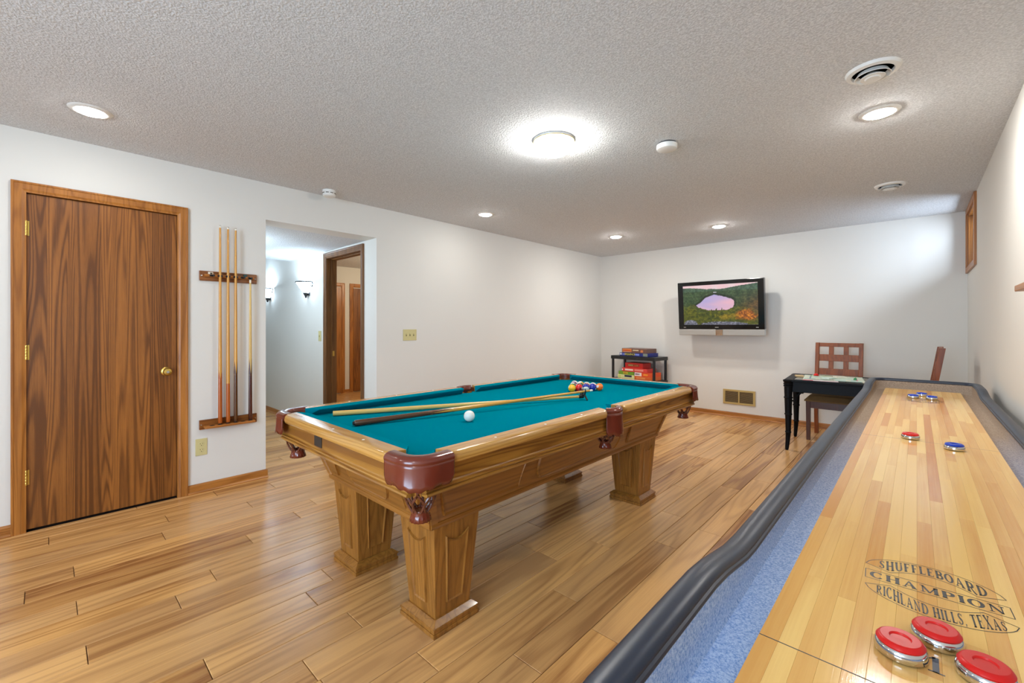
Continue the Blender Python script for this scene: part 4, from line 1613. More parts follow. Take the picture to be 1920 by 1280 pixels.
GL = {
    'I': (0.45, [stem(.22), ser(.22, .03), ser(.22, .97)]),
    'H': (0.98, [stem(.2), stem(.78), ser(.2, .03), ser(.2, .97), ser(.78, .03), ser(.78, .97), [(.2, .5, TN), (.78, .5, TN)]]),
    'U': (0.95, [[(.2, .97, TH), (.2, .32, TH)] + arcs(.47, .32, .27, .29, 180, 360, 12, TH * .9)[1:] + [(.74, .97, TN)], ser(.2, .97), ser(.74, .97, .12)]),
    'F': (0.78, [stem(.2), ser(.2, .03), [(.05, .97, TN), (.66, .97, TN)], [(.66, 1.0, .05), (.69, .72, .03)], [(.2, .52, TN), (.5, .52, TN)], [(.5, .64, .04), (.5, .40, .04)]]),
    'L': (0.78, [stem(.2), ser(.2, .97), [(.05, .03, TN), (.66, .03, TN)], [(.66, 0, .05), (.70, .28, .03)]]),
    'E': (0.82, [stem(.2), [(.05, .97, TN), (.66, .97, TN)], [(.66, 1.0, .05), (.69, .74, .03)], [(.2, .52, TN), (.5, .52, TN)], [(.5, .64, .04), (.5, .40, .04)], [(.05, .03, TN), (.68, .03, TN)], [(.68, 0, .05), (.72, .28, .03)]]),
    'B': (0.86, [stem(.2), [(.05, .97, TN), (.42, .97, TN)] + arcs(.42, .74, .24, .23, 90, -90, 10)[1:] + [(.2, .51, TN)], [(.2, .51, TN), (.44, .51, TN)] + arcs(.44, .27, .28, .24, 90, -90, 10)[1:] + [(.05, .03, TN)]]),
    'O': (0.98, [arcs(.47, .5, .36, .47, 0, 360, 26)]),
    'A': (0.98, [[(.47, .98, .10), (.76, .03, TH)], [(.46, .98, TN), (.16, .03, TN)], ser(.16, .03, .14), ser(.76, .03, .17), [(.26, .34, TN), (.66, .34, TN)]]),
    'R': (0.96, [stem(.2), ser(.2, .03), [(.05, .97, TN), (.42, .97, TN)] + arcs(.42, .73, .26, .24, 90, -90, 10)[1:] + [(.2, .49, TN)], [(.42, .49, .12), (.74, .03, .18), (.90, .03, .08)]]),
    'D': (0.98, [stem(.2), [(.05, .97, TN), (.38, .97, TN)] + arcs(.38, .5, .44, .47, 90, -90, 16)[1:] + [(.05, .03, TN)]]),
    'C': (0.92, [arcs(.47, .5, .36, .47, 42, 322, 22), [(.76, .98, .04), (.76, .68, .04)]]),
    'M': (1.20, [[(.2, .97, TN), (.2, .03, TN)], [(.2, .97, .16), (.6, .05, .16)], [(.6, .05, TN), (.98, .97, TN)], stem(1.0), ser(.2, .03, .14), ser(1.0, .03, .17), ser(.16, .97, .12), ser(1.0, .97, .15)]),
    'P': (0.84, [stem(.2), ser(.2, .03), [(.05, .97, TN), (.42, .97, TN)] + arcs(.42, .71, .28, .26, 90, -90, 12)[1:] + [(.2, .45, TN)]]),
    'N': (1.0, [[(.2, .97, TN), (.2, .03, TN)], [(.2, .97, .17), (.78, .03, .17)], [(.78, .03, TN), (.78, .97, TN)], ser(.2, .03, .14), ser(.16, .97, .12), ser(.78, .97, .15)]),
    'S': (0.74, [[(.60, .80, TN), (.50, .94, .08), (.36, .97, TN), (.21, .90, .13), (.17, .74, .17), (.26, .60, .19), (.44, .47, .20), (.55, .33, .19), (.55, .17, .15), (.44, .05, .09), (.30, .03, TN), (.18, .08, .08), (.12, .22, TN)], [(.63, .98, .04), (.63, .70, .04)], [(.10, .02, .04), (.10, .30, .04)]]),
    'T': (0.86, [stem(.42), ser(.42, .03), [(.08, .97, TN), (.76, .97, TN)], [(.08, 1, .05), (.05, .72, .03)], [(.76, 1, .05), (.79, .72, .03)]]),
    'X': (0.98, [[(.16, .97, .18), (.76, .03, .18)], [(.74, .97, TN), (.18, .03, TN)], ser(.18, .97, .16), ser(.74, .97, .14), ser(.18, .03, .14), ser(.76, .03, .17)]),
    ',': (0.34, [[(.14, .12, .14), (.16, .02, .12), (.10, -.14, .04)]]),
    ' ': (0.4, []),
    '1': (0.74, [stem(.36, .22), [(.10, .80, .03), (.36, .97, .10)], [(.10, .03, .06), (.64, .03, .06)]]),
}


def letters(s, warp, mb, z, track=0.10):
    tot = sum(GL[c][0] + track for c in s)
    x = 0.0
    for c in s:
        w, strokes = GL[c]
        for st in strokes:
            # subdivide two-point strokes so that they bend with the banner
            pts = []
            for i in range(len(st) - 1):
                a, b = st[i], st[i + 1]
                for k in range(3):
                    t = k / 3
                    pts.append(tuple(a[j] + (b[j] - a[j]) * t for j in range(3)))
            pts.append(st[-1])
            vs, fs = [], []
            for i, (px, py, pw) in enumerate(pts):
                pa, pb = pts[max(i - 1, 0)], pts[min(i + 1, len(pts) - 1)]
                dx, dy = pb[0] - pa[0], pb[1] - pa[1]
                l_ = hypot(dx, dy) or 1
                nx, ny = -dy / l_, dx / l_
                for sg in (-1, 1):
                    u, v = (x + px + nx * pw / 2 * sg) / tot, py + ny * pw / 2 * sg
                    ex, ey = warp(u, v)
                    vs.append((ex, ey, z))
            for i in range(len(pts) - 1):
                fs.append((2 * i, 2 * i + 1, 2 * i + 3, 2 * i + 2))
            mb.add(vs, fs)
        x += w + track


def emblem(cx, cy_, rot):
    e = bpy.data.objects.new('emblem', None)
    z = 0.0003
    mb = MB()

    def line(pts, w=0.0013):
        vs, fs = [], []
        for i, (px, py) in enumerate(pts):
            pa, pb = pts[max(i - 1, 0)], pts[min(i + 1, len(pts) - 1)]
            dx, dy = pb[0] - pa[0], pb[1] - pa[1]
            l_ = hypot(dx, dy) or 1
            nx, ny = -dy / l_, dx / l_
            for sg in (-1, 1):
                vs.append((px + nx * w / 2 * sg, py + ny * w / 2 * sg, z))
        for i in range(len(pts) - 1):
            fs.append((2 * i, 2 * i + 1, 2 * i + 3, 2 * i + 2))
        mb.add(vs, fs)
    W, TI = 0.0925, 0.044

    def outer(x):
        return TI + (0.099 - TI) * sqrt(max(0, 1 - (x / W) ** 2)) ** 1.25

    def inner(x):
        a = abs(x)
        if a <= 0.057:
            return 0.027 + (0.055 - 0.027) * (1 - (a / 0.057) ** 2)
        return 0.027 + (TI - 0.027) * (a - 0.057) / (W - 0.057)
    xs = [W * (-1 + 2 * i / 40) for i in range(41)]
    for sg in (1, -1):
        line([(x, sg * outer(x)) for x in xs])
        line([(-W, sg * TI), (-0.057, sg * 0.027)])
        line([(W, sg * TI), (0.057, sg * 0.027)])
        line([(x, sg * inner(x)) for x in [0.057 * (-1 + i / 10) for i in range(21)]])
    line([(-W, 0.0185), (W, 0.0185)])
    line([(-W, -0.0185), (W, -0.0185)])
    line([(-W, -0.0185), (-W, 0.0185)])
    line([(W, -0.0185), (W, 0.0185)])
    letters('CHAMPION', lambda u, v: (-0.086 + 0.174 * u, -0.0125 + 0.025 * v), mb, z)

    def wt(u, v):
        x = -0.073 + 0.146 * u
        a, b = inner(x), outer(x)
        h = b - a
        return (x, a + h * (0.13 + 0.74 * v))

    def wb(u, v):
        x = -0.077 + 0.156 * u
        a, b = -outer(x), -inner(x)
        h = b - a
        return (x, a + h * (0.13 + 0.74 * v))
    letters('SHUFFLEBOARD', wt, mb, z)
    letters('RICHLAND HILLS, TEXAS', wb, mb, z)
    o = mb.build('emblem', M['ink'], sb)
    o.location = (cx - SBX, cy_, PFZ)
    o.rotation_euler = (0, 0, rot)


emblem(0.0215, 1.064, radians(3.0))
emblem(0.0295, 3.775, radians(180))
mb = MB()
letters('1', lambda u, v: (0.008 + 0.026 * u, 0.815 + 0.037 * v), mb, 0.0003)
o = mb.build('score_digit', M['ink_blue'], sb)
o.location = (-SBX, 0, PFZ)


def puck(x, y, col, label):
    t = thing('shuffle_puck', label, 'puck', (x, y, PFZ), (0, 0, random.uniform(0, 6)), 'shuffleboard pucks')
    r = 0.0295
    MB().lathe([(0.0, 0.0), (r - 0.004, 0.0), (r - 0.0005, 0.003), (r, 0.007), (r - 0.0004, 0.012), (r - 0.0022, 0.0150), (r - 0.004, 0.0165), (0.0, 0.0165)], 40).build('steel_body', M['chrome'], t)
    MB().lathe([(r - 0.0035, 0.0155), (r - 0.0022, 0.0185), (r - 0.005, 0.0225), (r - 0.0075, 0.0238), (r - 0.0078, 0.0238), (0.0128, 0.0236), (0.0125, 0.0236), (0.0110, 0.0214), (0.0107, 0.0214), (0.0, 0.0212)], 40).build('cap', M[col], t)


puck(-0.017, 0.829, 'puck_red', 'red puck beside the printed digit, left of three red ones')
puck(0.0215, 0.895, 'puck_red', 'red puck overlapping the printed oval emblem')
puck(0.0665, 0.843, 'puck_red', 'red puck at the lower right of the photo, past the printed digit')
puck(-0.019, 2.454, 'puck_red', 'lone red puck near the middle line of the board')
puck(0.1045, 2.345, 'puck_blue', 'lone blue puck near the middle line of the board')
puck(-0.017, 3.868, 'puck_blue', 'blue puck at the left of the far cluster of three')
puck(0.025, 4.010, 'puck_blue', 'blue puck at the back of the far cluster of three')
puck(0.071, 3.862, 'puck_blue', 'blue puck at the right of the far cluster of three')

# ------------------------------------------------------------------ television on its arm
TVX, TVY, TVZ = -1.952, 6.205, 1.50
tv = thing('television', 'wall-mounted flat television showing a forest lake, with silver speaker bar', 'television', (TVX, TVY, TVZ), (radians(5), 0, radians(0.5)))
tw, z0, z1 = 0.545, -0.285, 0.372
MB().box((-tw, -0.03, z0), (tw, 0.05, z1)).build('bezel', M['gloss_black'], tv, bevel=0.006)
MB().box((-0.38, 0.05, -0.2), (0.38, 0.09, 0.25)).build('rear_housing', M['black'], tv, bevel=0.01)
bar = MB().box((-tw, -0.034, z0 - 0.083), (tw, 0.04, z0 - 0.002)).build('speaker_bar', M['silver'], tv, bevel=0.006)
MB().box((-0.048, -0.040, z0 - 0.083), (0.048, -0.030, z0 - 0.002)).build('chrome_band', M['chrome'], bar, bevel=0.004)
for x, w in ((-0.46, 0.03), (0.462, 0.03), (-0.03, 0.045)):
    MB().box((x - w / 2, -0.0312, z0 + 0.022), (x + w / 2, -0.030, z0 + 0.031)).build('badge', M['silver'], tv)
# picture: lake between wooded hills, painted per vertex on a fine grid
NXs, NYs = 208, 117


def h2(i, j):
    n_ = (i * 374761393 + j * 668265263) & 0xffffffff
    n_ = ((n_ ^ (n_ >> 13)) * 1274126177) & 0xffffffff
    return ((n_ ^ (n_ >> 16)) & 0xffff) / 65535.0


def vn(x, y):
    i, j = math.floor(x), math.floor(y)
    fx, fy = x - i, y - j
    fx, fy = fx * fx * (3 - 2 * fx), fy * fy * (3 - 2 * fy)
    a = h2(i, j) + (h2(i + 1, j) - h2(i, j)) * fx
    b = h2(i, j + 1) + (h2(i + 1, j + 1) - h2(i, j + 1)) * fx
    return a + (b - a) * fy


def fbm(x, y):
    return 0.5 * vn(x, y) + 0.3 * vn(x * 2.1 + 7, y * 2.1 + 3) + 0.2 * vn(x * 4.3 + 1, y * 4.3 + 9)


def mixc(a, b, t):
    t = max(0, min(1, t))
    return tuple(a[i] + (b[i] - a[i]) * t for i in range(3))


LAKE = [(.185, .495), (.25, .56), (.31, .67), (.38, .718), (.44, .753), (.556, .703), (.665, .64), (.70, .60), (.705, .505), (.687, .425), (.607, .362),
        (.476, .361), (.38, .352), (.31, .39), (.22, .437)]


def in_lake(u, v):
    ins, n = False, len(LAKE)
    for i in range(n):
        (xa, ya), (xb, yb) = LAKE[i], LAKE[i - 1]
        if (ya > v) != (yb > v) and u < (xb - xa) * (v - ya) / (yb - ya) + xa:
            ins = not ins
    return ins


def picture(u, v):
    """u 0..1 across, v 0..1 up; sRGB-like values"""
    n1, n2, n3 = fbm(u * 9, v * 6), fbm(u * 26 + 5, v * 20), fbm(u * 60, v * 40 + 3)
    left_h = 0.945 - 0.05 * (u / 0.34) ** 2
    right_h = 0.885 + 0.20 * max(0, u - 0.56) ** 0.8
    far_h = 0.895 + 0.010 * sin(u * 22)
    hill = (left_h if u < 0.36 else far_h if u < 0.58 else right_h) + 0.006 * (n3 - 0.5)
    if v > hill:
        return mixc((0.90, 0.84, 0.84), (0.93, 0.76, 0.78), (n1 - 0.3) * 1.6 + 0.3)
    # conifer tops standing up against the lake
    tree = 0.05 * max(0, 1 - abs(((u * 31 + n1 * 2) % 1.0) - 0.5) * 3.2) * h2(int(u * 31 + n1 * 2), 5)
    if in_lake(u + 0.012 * (n3 - 0.5), v + 0.02 * (n3 - 0.5)) and v > 0.36 + tree * 1.6:
        w = vn(u * 4 + v * 8, v * 6 - u * 2)
        return mixc((0.62, 0.63, 0.86), (0.90, 0.70, 0.76), w * 1.3 - 0.1)
    if 0.43 < u < 0.475 and 0.800 < v < 0.818:
        return (0.82, 0.80, 0.84)
    rk = 0.0
    if u < 0.2:
        rk = 0.12 * sqrt(max(0, 1 - ((u - 0.10) / 0.10) ** 2))
    elif 0.25 < u < 0.87:
        rk = 0.035 + 0.045 * max(0, sin((u - 0.25) / 0.62 * pi)) + 0.03 * (fbm(u * 16, 2) - 0.5)
    if v < rk + 0.01 * (n3 - 0.5):
        return mixc((0.22, 0.23, 0.27), (0.60, 0.60, 0.66), n3 * 1.8 - 0.4)
    # hills: dull green, bluer with distance; olive and russet leaves nearer
    c_ = mixc((0.13, 0.22, 0.13), (0.30, 0.37, 0.24), n2 * 1.3 - 0.1)
    if v > 0.84:
        c_ = mixc(c_, (0.30, 0.40, 0.36), 0.5)
    fore = mixc((0.17, 0.22, 0.06), (0.42, 0.41, 0.10), n2 * 1.5 - 0.2)
    c_ = mixc(c_, fore, (0.52 - v) * 5 + (n1 - 0.5) * 2 + 0.2)
    if in_lake(u, v - 0.055) or in_lake(u - 0.03, v - 0.03) or in_lake(u + 0.03, v - 0.02):
        c_ = mixc(c_, (0.08, 0.13, 0.08), 0.7)
    if u > 0.66:
        brown = mixc((0.22, 0.18, 0.11), (0.44, 0.33, 0.17), n2 * 1.5 - 0.2)
        c_ = mixc(c_, brown, (u - 0.68) * 4 * max(0, 1 - abs(v - 0.46) * 2.6))
    q = 1 - hypot((u - 0.88) / 0.17, (v - 0.22) / 0.15) + (n1 - 0.5) * 1.2
    if q > 0:
        c_ = mixc(c_, mixc((0.46, 0.22, 0.07), (0.74, 0.46, 0.14), n3 * 1.6 - 0.3), q * 2.2)
    q = 1 - hypot((u - 0.62) / 0.2, (v - 0.2) / 0.10) + (n1 - 0.5) * 1.4
    if q > 0.2:
        c_ = mixc(c_, (0.66, 0.52, 0.12), min(0.6, (q - 0.2)))
    return tuple(x * (0.62 + 0.76 * n3) for x in c_)


sx0, sx1, sz0, sz1 = -0.470, 0.475, z0 + 0.062, z1 - 0.052
vs = [(sx0 + (sx1 - sx0) * i / NXs, -0.0308, sz0 + (sz1 - sz0) * j / NYs) for j in range(NYs + 1) for i in range(NXs + 1)]
fs = [(j * (NXs + 1) + i, j * (NXs + 1) + i + 1, (j + 1) * (NXs + 1) + i + 1, (j + 1) * (NXs + 1) + i) for j in range(NYs) for i in range(NXs)]
scr = MB().add(vs, fs)
m = bpy.data.materials.new('screen_picture')
m.use_nodes = True
nt = m.node_tree
b = nt.nodes['Principled BSDF']
at = nt.nodes.new('ShaderNodeAttribute')
at.attribute_name = 'picture'
nt.links.new(at.outputs['Color'], b.inputs['Emission Color'])
b.inputs['Emission Strength'].default_value = 0.85
b.inputs['Base Color'].default_value = (0.01, 0.01, 0.01, 1)
b.inputs['Roughness'].default_value = 0.3
so = scr.build('screen', m, tv)
ca = so.data.color_attributes.new('picture', 'FLOAT_COLOR', 'POINT')
vals = []
for j in range(NYs + 1):
    for i in range(NXs + 1):
        c_ = picture(i / NXs, j / NYs)
        vals += [max(0, x) ** 2.2 for x in c_] + [1.0]
ca.data.foreach_set('color', vals)
# arm to the wall
MB().box((-0.12, 0.262, -0.14), (0.12, 0.275, 0.10)).build('wall_plate', M['black'], tv)
mb = MB().tube([(0, 0.08, 0), (-0.07, 0.17, -0.01), (0.0, 0.262, -0.02)], 0.018, 10)
mb.build('mount_arm', M['black'], tv)

# ------------------------------------------------------------------ black shelf unit with board games
SH = (-3.145, 6.245)
SR = radians(-6)
shf = thing('plastic_shelf', 'low black plastic shelf unit in the back corner stacked with board games', 'shelf', (SH[0], SH[1], 0), (0, 0, SR))
sw_, sd_ = 0.385, 0.185
mb = MB()
for z in (0.745, 0.40, 0.05):
    mbz = MB().box((-sw_, -sd_, z), (sw_, sd_, z + 0.052 if z > 0.5 else z + 0.045))
    mbz.build('shelf_board', M['black'], shf, bevel=0.006)
for sx in (-1, 1):
    for sy in (-1, 1):
        mb = MB().lathe([(0.020, 0.0), (0.020, 0.745)], 16, T(sx * (sw_ - 0.025), sy * (sd_ - 0.025), 0))
        mb.build('post', M['black'], shf)


def gamebox(name, x, y, z, w, d, h, col, label, rot=0.0, patches=(), text=None):
    mm = T(SH[0], SH[1], 0) @ rotz(SR) @ T(x, y, z) @ rotz(rot)
    t = thing(name, label, 'board game', mm.to_translation(), (0, 0, SR + rot), 'board games on the shelf unit')
    m1 = simple('print_' + label[:18], col, 0.45, noise=0.12, nscale=25)
    MB().box((-w / 2 + .002, -d / 2 + .002, 0), (w / 2 - .002, d / 2 - .002, h * 0.45)).build('tray', m1, t)
    lid = MB().box((-w / 2, -d / 2, h * 0.12), (w / 2, d / 2, h)).build('lid', m1, t, bevel=0.002)
    for i, (a, b_, c0, c1, pc) in enumerate(patches):
        MB().box((-w / 2 + a * w, -d / 2 - 0.0006, c0 * h), (-w / 2 + b_ * w, -d / 2, c1 * h)).build('printed_patch', simple('patch_%d_%s' % (i, label[:12]), pc, 0.5), lid)
    if text:
        s, sz, ux, tc = text
        txt('printed_title', s, sz, T(-w / 2 + ux * w, -d / 2 - 0.0012, h * 0.55) @ Matrix.Rotation(pi / 2, 4, 'X'), simple('title_' + s, tc, 0.5), lid)
    return t


ZS = 0.798
gamebox('game_box', 0.012, -0.02, ZS, 0.50, 0.28, 0.050, L(26, 38, 118), 'long blue game box with yellow title on top of the black shelf', 0.0,
        ((0.22, 0.52, 0.14, 0.98, L(16, 24, 30)), (0.02, 0.08, 0.3, 0.85, L(214, 216, 226)), (0.10, 0.19, 0.25, 0.8, L(96, 112, 190)),
         (0.56, 0.70, 0.3, 0.8, L(120, 140, 220)), (0.83, 0.98, 0.14, 0.98, L(124, 134, 120))), ('SEQUENCE', 0.038, 0.37, L(232, 222, 110)))
gamebox('game_box', 0.012, -0.01, ZS + 0.050, 0.435, 0.27, 0.066, L(112, 78, 66), 'brown and orange game box topmost on the black shelf', 0.0,
        ((0.03, 0.40, 0.15, 0.95, L(206, 120, 62)), (0.06, 0.36, 0.35, 0.6, L(226, 92, 40)), (0.06, 0.36, 0.18, 0.28, L(232, 206, 180)),
         (0.45, 0.68, 0.5, 0.75, L(206, 188, 152)), (0.76, 0.86, 0.2, 0.7, L(196, 120, 70))))
Z2 = 0.445
gamebox('game_box', -0.13, -0.03, Z2, 0.30, 0.24, 0.062, L(226, 226, 160), 'pale yellow game box at the bottom left of the lower stack', 0.0,
        ((0.42, 0.85, 0.45, 0.95, L(40, 48, 70)), (0.05, 0.2, 0.2, 0.8, L(206, 214, 120))))
gamebox('game_box', -0.125, -0.03, Z2 + 0.062, 0.275, 0.24, 0.052, L(110, 160, 40), 'green game box under the long red one on the lower shelf', 0.0,
        ((0.30, 0.62, 0.2, 0.85, L(196, 178, 50)), (0.36, 0.5, 0.35, 0.6, L(220, 120, 40))))
gamebox('game_box', 0.175, -0.03, Z2, 0.30, 0.24, 0.054, L(214, 100, 40), 'orange game box at the bottom right of the lower stack', 0.0,
        ((0.1, 0.6, 0.3, 0.8, L(226, 140, 80)),))
gamebox('game_box', 0.175, -0.03, Z2 + 0.054, 0.30, 0.24, 0.060, L(226, 84, 34), 'orange game box with a white label at the right of the lower stack', 0.0,
        ((0.0, 0.40, 0.1, 0.98, L(238, 230, 226)), (0.04, 0.30, 0.35, 0.72, L(120, 50, 120)), (0.5, 0.75, 0.3, 0.7, L(240, 150, 50))))
gamebox('game_box', 0.02, -0.03, Z2 + 0.114, 0.44, 0.25, 0.056, L(214, 64, 56), 'long red game box with white lettering marks across the lower stack', 0.0,
        ((0.13, 0.46, 0.30, 0.75, L(240, 214, 206)), (0.01, 0.05, 0.3, 0.7, L(240, 236, 230)), (0.52, 0.86, 0.3, 0.8, L(232, 140, 128))))
gamebox('game_box', 0.0, -0.02, Z2 + 0.170, 0.31, 0.22, 0.080, L(200, 34, 24), 'deep red game box on top of the lower stack', 0.0,
        ((0.15, 0.80, 0.30, 0.72, L(150, 60, 30)), (0.18, 0.45, 0.42, 0.66, L(206, 196, 120)), (0.50, 0.74, 0.42, 0.62, L(214, 160, 90))))

# ------------------------------------------------------------------ black game table with cane-like legs
GT = (-0.985, 5.095)
GR = radians(4.0)
GW, GD, GZ = 0.78, 0.74, 0.715
gt = thing('game_table', 'black lacquered games table with bamboo-turned tapering legs', 'table', (GT[0], GT[1], 0), (0, 0, GR))
fr = 0.075
mb = MB().box((0, 0, GZ - 0.022), (GW, fr, GZ)).box((0, GD - fr, GZ - 0.022), (GW, GD, GZ)).box((0, fr, GZ - 0.022), (fr, GD - fr, GZ)).box((GW - fr, fr, GZ - 0.022), (GW, GD - fr, GZ))
mb.build('top_frame', M['table_black'], gt, bevel=0.004)
for i in range(3):
    for j in range(3):
        w_, d_ = (GW - 2 * fr) / 3, (GD - 2 * fr) / 3
        MB().chamfer_box((fr + i * w_ + .002, fr + j * d_ + .002, GZ - 0.02), (fr + (i + 1) * w_ - .002, fr + (j + 1) * d_ - .002, GZ - 0.002), 0.003).build('inset_panel', M['inset'], gt)
mb = MB()
mb.box((0.05, 0.03, GZ - 0.125), (GW - 0.05, 0.05, GZ - 0.022)).box((0.05, GD - 0.05, GZ - 0.125), (GW - 0.05, GD - 0.03, GZ - 0.022))
mb.box((0.03, 0.05, GZ - 0.125), (0.05, GD - 0.05, GZ - 0.022)).box((GW - 0.05, 0.05, GZ - 0.125), (GW - 0.03, GD - 0.05, GZ - 0.022))
mb.build('apron', M['table_black'], gt, bevel=0.003)
for sx in (0, 1):
    for sy in (0, 1):
        lx, ly = (0.035 if not sx else GW - 0.035), (0.035 if not sy else GD - 0.035)
        prof = [(0.010, 0.0), (0.013, 0.02), (0.0155, 0.10), (0.018, 0.172), (0.022, 0.178), (0.022, 0.186), (0.0185, 0.192), (0.021, 0.30), (0.0225, 0.352), (0.027, 0.358),
                (0.027, 0.366), (0.0235, 0.372), (0.026, 0.48), (0.027, 0.520), (0.031, 0.526), (0.031, 0.534), (0.027, 0.540), (0.029, 0.62), (0.029, 0.640), (0.034, 0.644), (0.034, 0.652),
                (0.029, 0.656), (0.034, 0.664), (0.034, 0.672), (0.030, 0.676), (0.033, 0.688), (0.042, 0.694), (0.044, 0.702), (0.040, 0.710), (0.02, 0.7155), (0.0, 0.716)]
        # the foot flares outward
        sxx, syy = (-1 if not sx else 1), (-1 if not sy else 1)
        sh_ = Matrix.Identity(4)
        mb = MB().lathe([(r * (1.28 if z < 0.69 else 1.1), z) for r, z in prof], 20, T(lx, ly, 0))
        lg = mb.build('leg', M['table_black'], gt)
        for v in lg.data.vertices:
            k = max(0, 1 - v.co.z / 0.25)
            v.co.x += sxx * 0.012 * k * k
            v.co.y += syy * 0.012 * k * k
        # fret bracket
        b_ = MB()
        for ax in (0, 1):
            pts = []
            for p in ((0.028, 0.50), (0.062, 0.50), (0.070, 0.535), (0.085, 0.560), (0.105, 0.585), (0.130, 0.595)):
                pts.append((lx - sxx * p[0], ly, p[1]) if ax == 0 else (lx, ly - syy * p[0], p[1]))
            b_.tube(pts, 0.009, 6, smooth=False)
        b_.build('bracket', M['table_black'], gt)


def on_table(x, y, z=0.0):
    v = T(GT[0], GT[1], 0) @ rotz(GR) @ Vector((x, y, GZ + z))
    return v


def flat(name, label, cat, x, y, w, d, h, m, rot=0.0, z=0.0):
    p = on_table(x, y, z)
    o = MB().box((-w / 2, -d / 2, 0), (w / 2, d / 2, h)).build(name, m)
    o.location = p
    o.rotation_euler = (0, 0, GR + rot)
    tag(o, label, cat)
    return o


gb = thing('game_board', 'open mint green game board with coloured edge squares on black table', 'board game', on_table(0.385, 0.345), (0, 0, GR + radians(3)))
M['mint'] = simple('mint_print', L(200, 222, 204), 0.4, noise=0.05, nscale=12)
for s in (-1, 1):
    mm = T(0, 0, 0.004 if s > 0 else 0.001)
    MB().box((0.001 if s > 0 else -0.245, -0.24, 0.0), (0.245 if s > 0 else -0.001, 0.24, 0.005), mm).build('board_half', M['mint'], gb)
cols = [L(150, 70, 60), L(120, 190, 220), L(210, 70, 140), L(230, 140, 40), L(210, 40, 40), L(236, 220, 60), L(40, 140, 70), L(40, 70, 160)]
pm = [simple('square_%d' % i, c_, 0.45) for i, c_ in enumerate(cols)]
M['cream'] = simple('cream_print', L(232, 222, 200), 0.5)
for k in range(4):
    for i in range(9):
        R4 = rotz(k * pi / 2)
        zz = 0.0092
        MB().box((-0.18 + i * 0.04, -0.238, 0), (-0.142 + i * 0.04, -0.180, 0.0006), T(0, 0, zz) @ R4).build('square', M['cream'] if i % 3 == 1 else M['mint'], gb)
        if i % 3 != 1:
            MB().box((-0.18 + i * 0.04, -0.194, 0), (-0.142 + i * 0.04, -0.180, 0.0006), T(0, 0, zz + 0.0006) @ R4).build('colour_bar', pm[(2 * k + (i > 4)) % 8], gb)
# a low front tray of bills along the near edge
flat('money_stack', 'fan of pale paper bills at the near edge of the board', 'play money', 0.34, 0.062, 0.20, 0.055, 0.004, simple('bill_pink', L(232, 206, 206), 0.6), 0.08)
flat('money_stack', 'pink paper bills beside the board near the table front', 'play money', 0.20, 0.070, 0.09, 0.05, 0.003, simple('bill_red', L(220, 110, 120), 0.6), -0.12)
flat('card_stack', 'tan card pack lying left of the game board', 'cards', 0.095, 0.40, 0.075, 0.12, 0.012, simple('card_tan', L(206, 176, 128), 0.6), 0.2)
flat('card_stack', 'white card pack on the middle of the game board', 'cards', 0.44, 0.42, 0.09, 0.06, 0.014, M['ivory'], 0.5, 0.0105)
flat('card_stack', 'mint paper bundle on the right part of the board', 'cards', 0.36, 0.24, 0.07, 0.11, 0.010, simple('card_mint', L(214, 232, 222), 0.6), -0.5, 0.0105)
flat('card_stack', 'cream paper slips at the front right of the table', 'cards', 0.645, 0.13, 0.05, 0.06, 0.010, M['cream'], 0.3)
p = on_table(0.235, 0.50, 0.0105)
o = MB().lathe([(0.0, 0.0), (0.022, 0.0), (0.024, 0.006), (0.020, 0.016), (0.010, 0.022), (0.0, 0.024)], 20).build('game_token', M['puck_red'])
o.location = p
tag(o, 'red dome-shaped game piece on the game board', 'game piece')
p = on_table(0.565, 0.26, 0.0105)
o = MB().add([(-.012, -.016, 0), (.012, -.016, 0), (.012, .016, 0), (-.012, .016, 0), (-.012, -.016, .014), (.012, -.016, .014), (.012, .016, .014), (-.012, .016, .014), (0, -.016, .026), (0, .016, .026)],
             [(0, 3, 2, 1), (0, 1, 5, 8, 4), (2, 3, 7, 9, 6), (1, 2, 6, 5), (3, 0, 4, 7), (4, 8, 9, 7), (5, 6, 9, 8)]).build('game_house', simple('house_green', L(30, 130, 60), 0.4))
o.location = p
tag(o, 'little green house piece at the right of the board', 'game piece')


